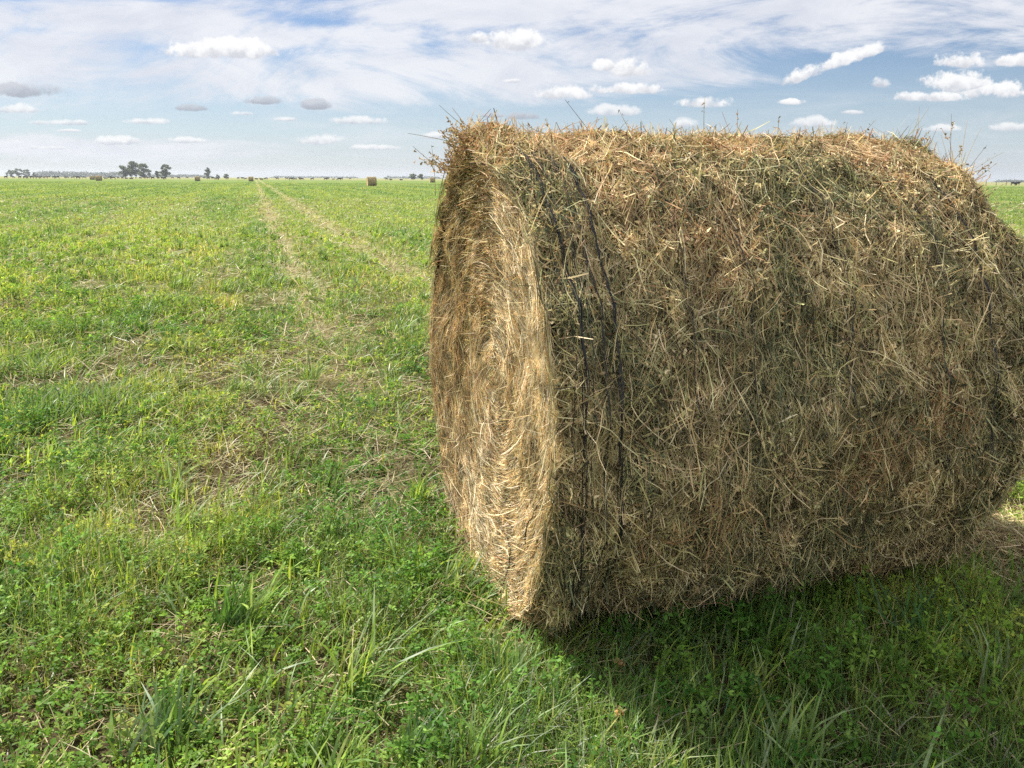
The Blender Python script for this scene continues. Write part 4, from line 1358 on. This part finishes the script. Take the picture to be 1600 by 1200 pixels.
# beyond the photograph the veil goes on all over the sky
VF = t.mix(t.maprange(v, 0.27, 0.40), VF, 0.1) if False else VF
cir = t.math('MULTIPLY_ADD', t.math('SUBTRACT', n_cir, 0.5), 5.2, t.math('MULTIPLY_ADD', t.math('SUBTRACT', n_cir2, 0.5), 1.5, VF))
cm = t.math('MULTIPLY', t.maprange(cir, -0.15, 1.0), 0.92)
back_fill = t.maprange(noise(2.2, 6.0, 0.6, 0.5, vec=tc.outputs['Generated']), 0.3, 0.6, 0.1, 0.95)
cm = t.mix(front, back_fill, cm)
ccol = t.mix(t.maprange(n_cir2, 0.35, 0.65), g3((0.74, 0.77, 0.85)), g3((0.90, 0.91, 0.95)))
ccol = t.mix(front, g3((1.3, 1.3, 1.3)), ccol)                # unseen clouds behind the camera, brightened to fill the shaded side
col = t.mix(cm, col, ccol)
# thin low veils towards the horizon
lowv = t.math('MULTIPLY', t.maprange(noise(9.0, 8.0, 0.65, 0.5, stretch=(0.5, 3.0, 1), off=(1, 7, 0)), 0.45, 0.75), t.maprange(v, 0.16, 0.02))
col = t.mix(t.math('MULTIPLY', t.math('MULTIPLY', lowv, 0.6), front), col, g3((0.80, 0.84, 0.88)))

FAINT = [(95, 191, 110, 12), (229, 189, 88, 13), (105, 204, 45, 7), (190, 219, 84, 18), (288, 219, 72, 13), (375, 177, 40, 9), (448, 186, 50, 9), (570, 188, 104, 17), (495, 218, 84, 22), (585, 230, 76, 12),
         (30, 170, 72, 18), (75, 230, 70, 12), (801, 126, 34, 9), (967, 172, 98, 22), (1328, 175, 38, 9), (1275, 191, 74, 22), (1575, 198, 74, 20), (1075, 192, 44, 20), (1375, 128, 34, 22), (680, 212, 60, 14), (1470, 200, 70, 16)]
GREY = [(48, 140, 120, 30), (300, 168, 66, 15), (411, 157, 66, 15), (493, 163, 50, 20), (815, 181, 54, 17), (770, 180, 40, 9)]
WHITE = [(358, 77, 200, 36), (330, 76, 120, 34), (805, 62, 118, 38), (750, 58, 44, 22), (873, 146, 96, 28), (985, 106, 66, 36), (945, 102, 36, 22), (982, 138, 124, 22), (1105, 158, 100, 30),
         (1305, 98, 165, 30, 0.33), (1362, 78, 52, 26, 0.3), (1233, 159, 44, 11), (1505, 93, 90, 34), (1582, 94, 64, 26), (1500, 128, 130, 44), (1555, 140, 130, 34), (1455, 150, 110, 22)]
m, S = cloud_field(FAINT, 5.5, 0.8, n_cum)
sh = t.maprange(t.math('MULTIPLY_ADD', t.math('SUBTRACT', n_sh, 0.5), 1.6, S), -0.6, 0.5)
col = t.mix(t.math('MULTIPLY', m, 0.8), col, t.mix(sh, g3((0.58, 0.61, 0.69)), g3((1.0, 1.0, 1.0))))
m, S = cloud_field(GREY, 5.0, 0.8, n_cum)
sh = t.maprange(t.math('MULTIPLY_ADD', t.math('SUBTRACT', n_sh, 0.5), 1.6, S), -0.6, 0.8)
col = t.mix(t.math('MULTIPLY', m, 0.85), col, t.mix(sh, g3((0.40, 0.43, 0.50)), g3((0.62, 0.65, 0.71))))
m, S = cloud_field(WHITE, 6.5, 0.72, n_cum)
sh = t.maprange(t.math('MULTIPLY_ADD', t.math('SUBTRACT', n_sh, 0.5), 2.4, S), -0.65, 0.5)
col = t.mix(t.math('MULTIPLY', m, 0.96), col, t.mix(sh, g3((0.66, 0.68, 0.74)), g3((1.02, 1.02, 1.02))))
bg = t.n('ShaderNodeBackground', {'Color': col, 'Strength': SKY_STR})
t.n('ShaderNodeOutputWorld', {0: bg.outputs[0]})

# ------------------------------------------------------------------ sun
sd = bpy.data.lights.new('sun', 'SUN')
sd.energy = 5.0
sd.angle = math.radians(0.5)
sd.color = (1.0, 0.955, 0.88)
so = bpy.data.objects.new('sun', sd)
COL.objects.link(so)
so.rotation_euler = Vector(SUN_DIR).to_track_quat('Z', 'Y').to_euler()

scene.view_settings.view_transform = 'Standard'
scene.view_settings.look = 'None'
scene.view_settings.gamma = 1.0
scene.view_settings.exposure = EXPOSURE
scene.render.film_transparent = False
scene.cycles.use_denoising = False
scene.cycles.max_bounces = 8
scene.cycles.diffuse_bounces = 4
scene.cycles.transmission_bounces = 4
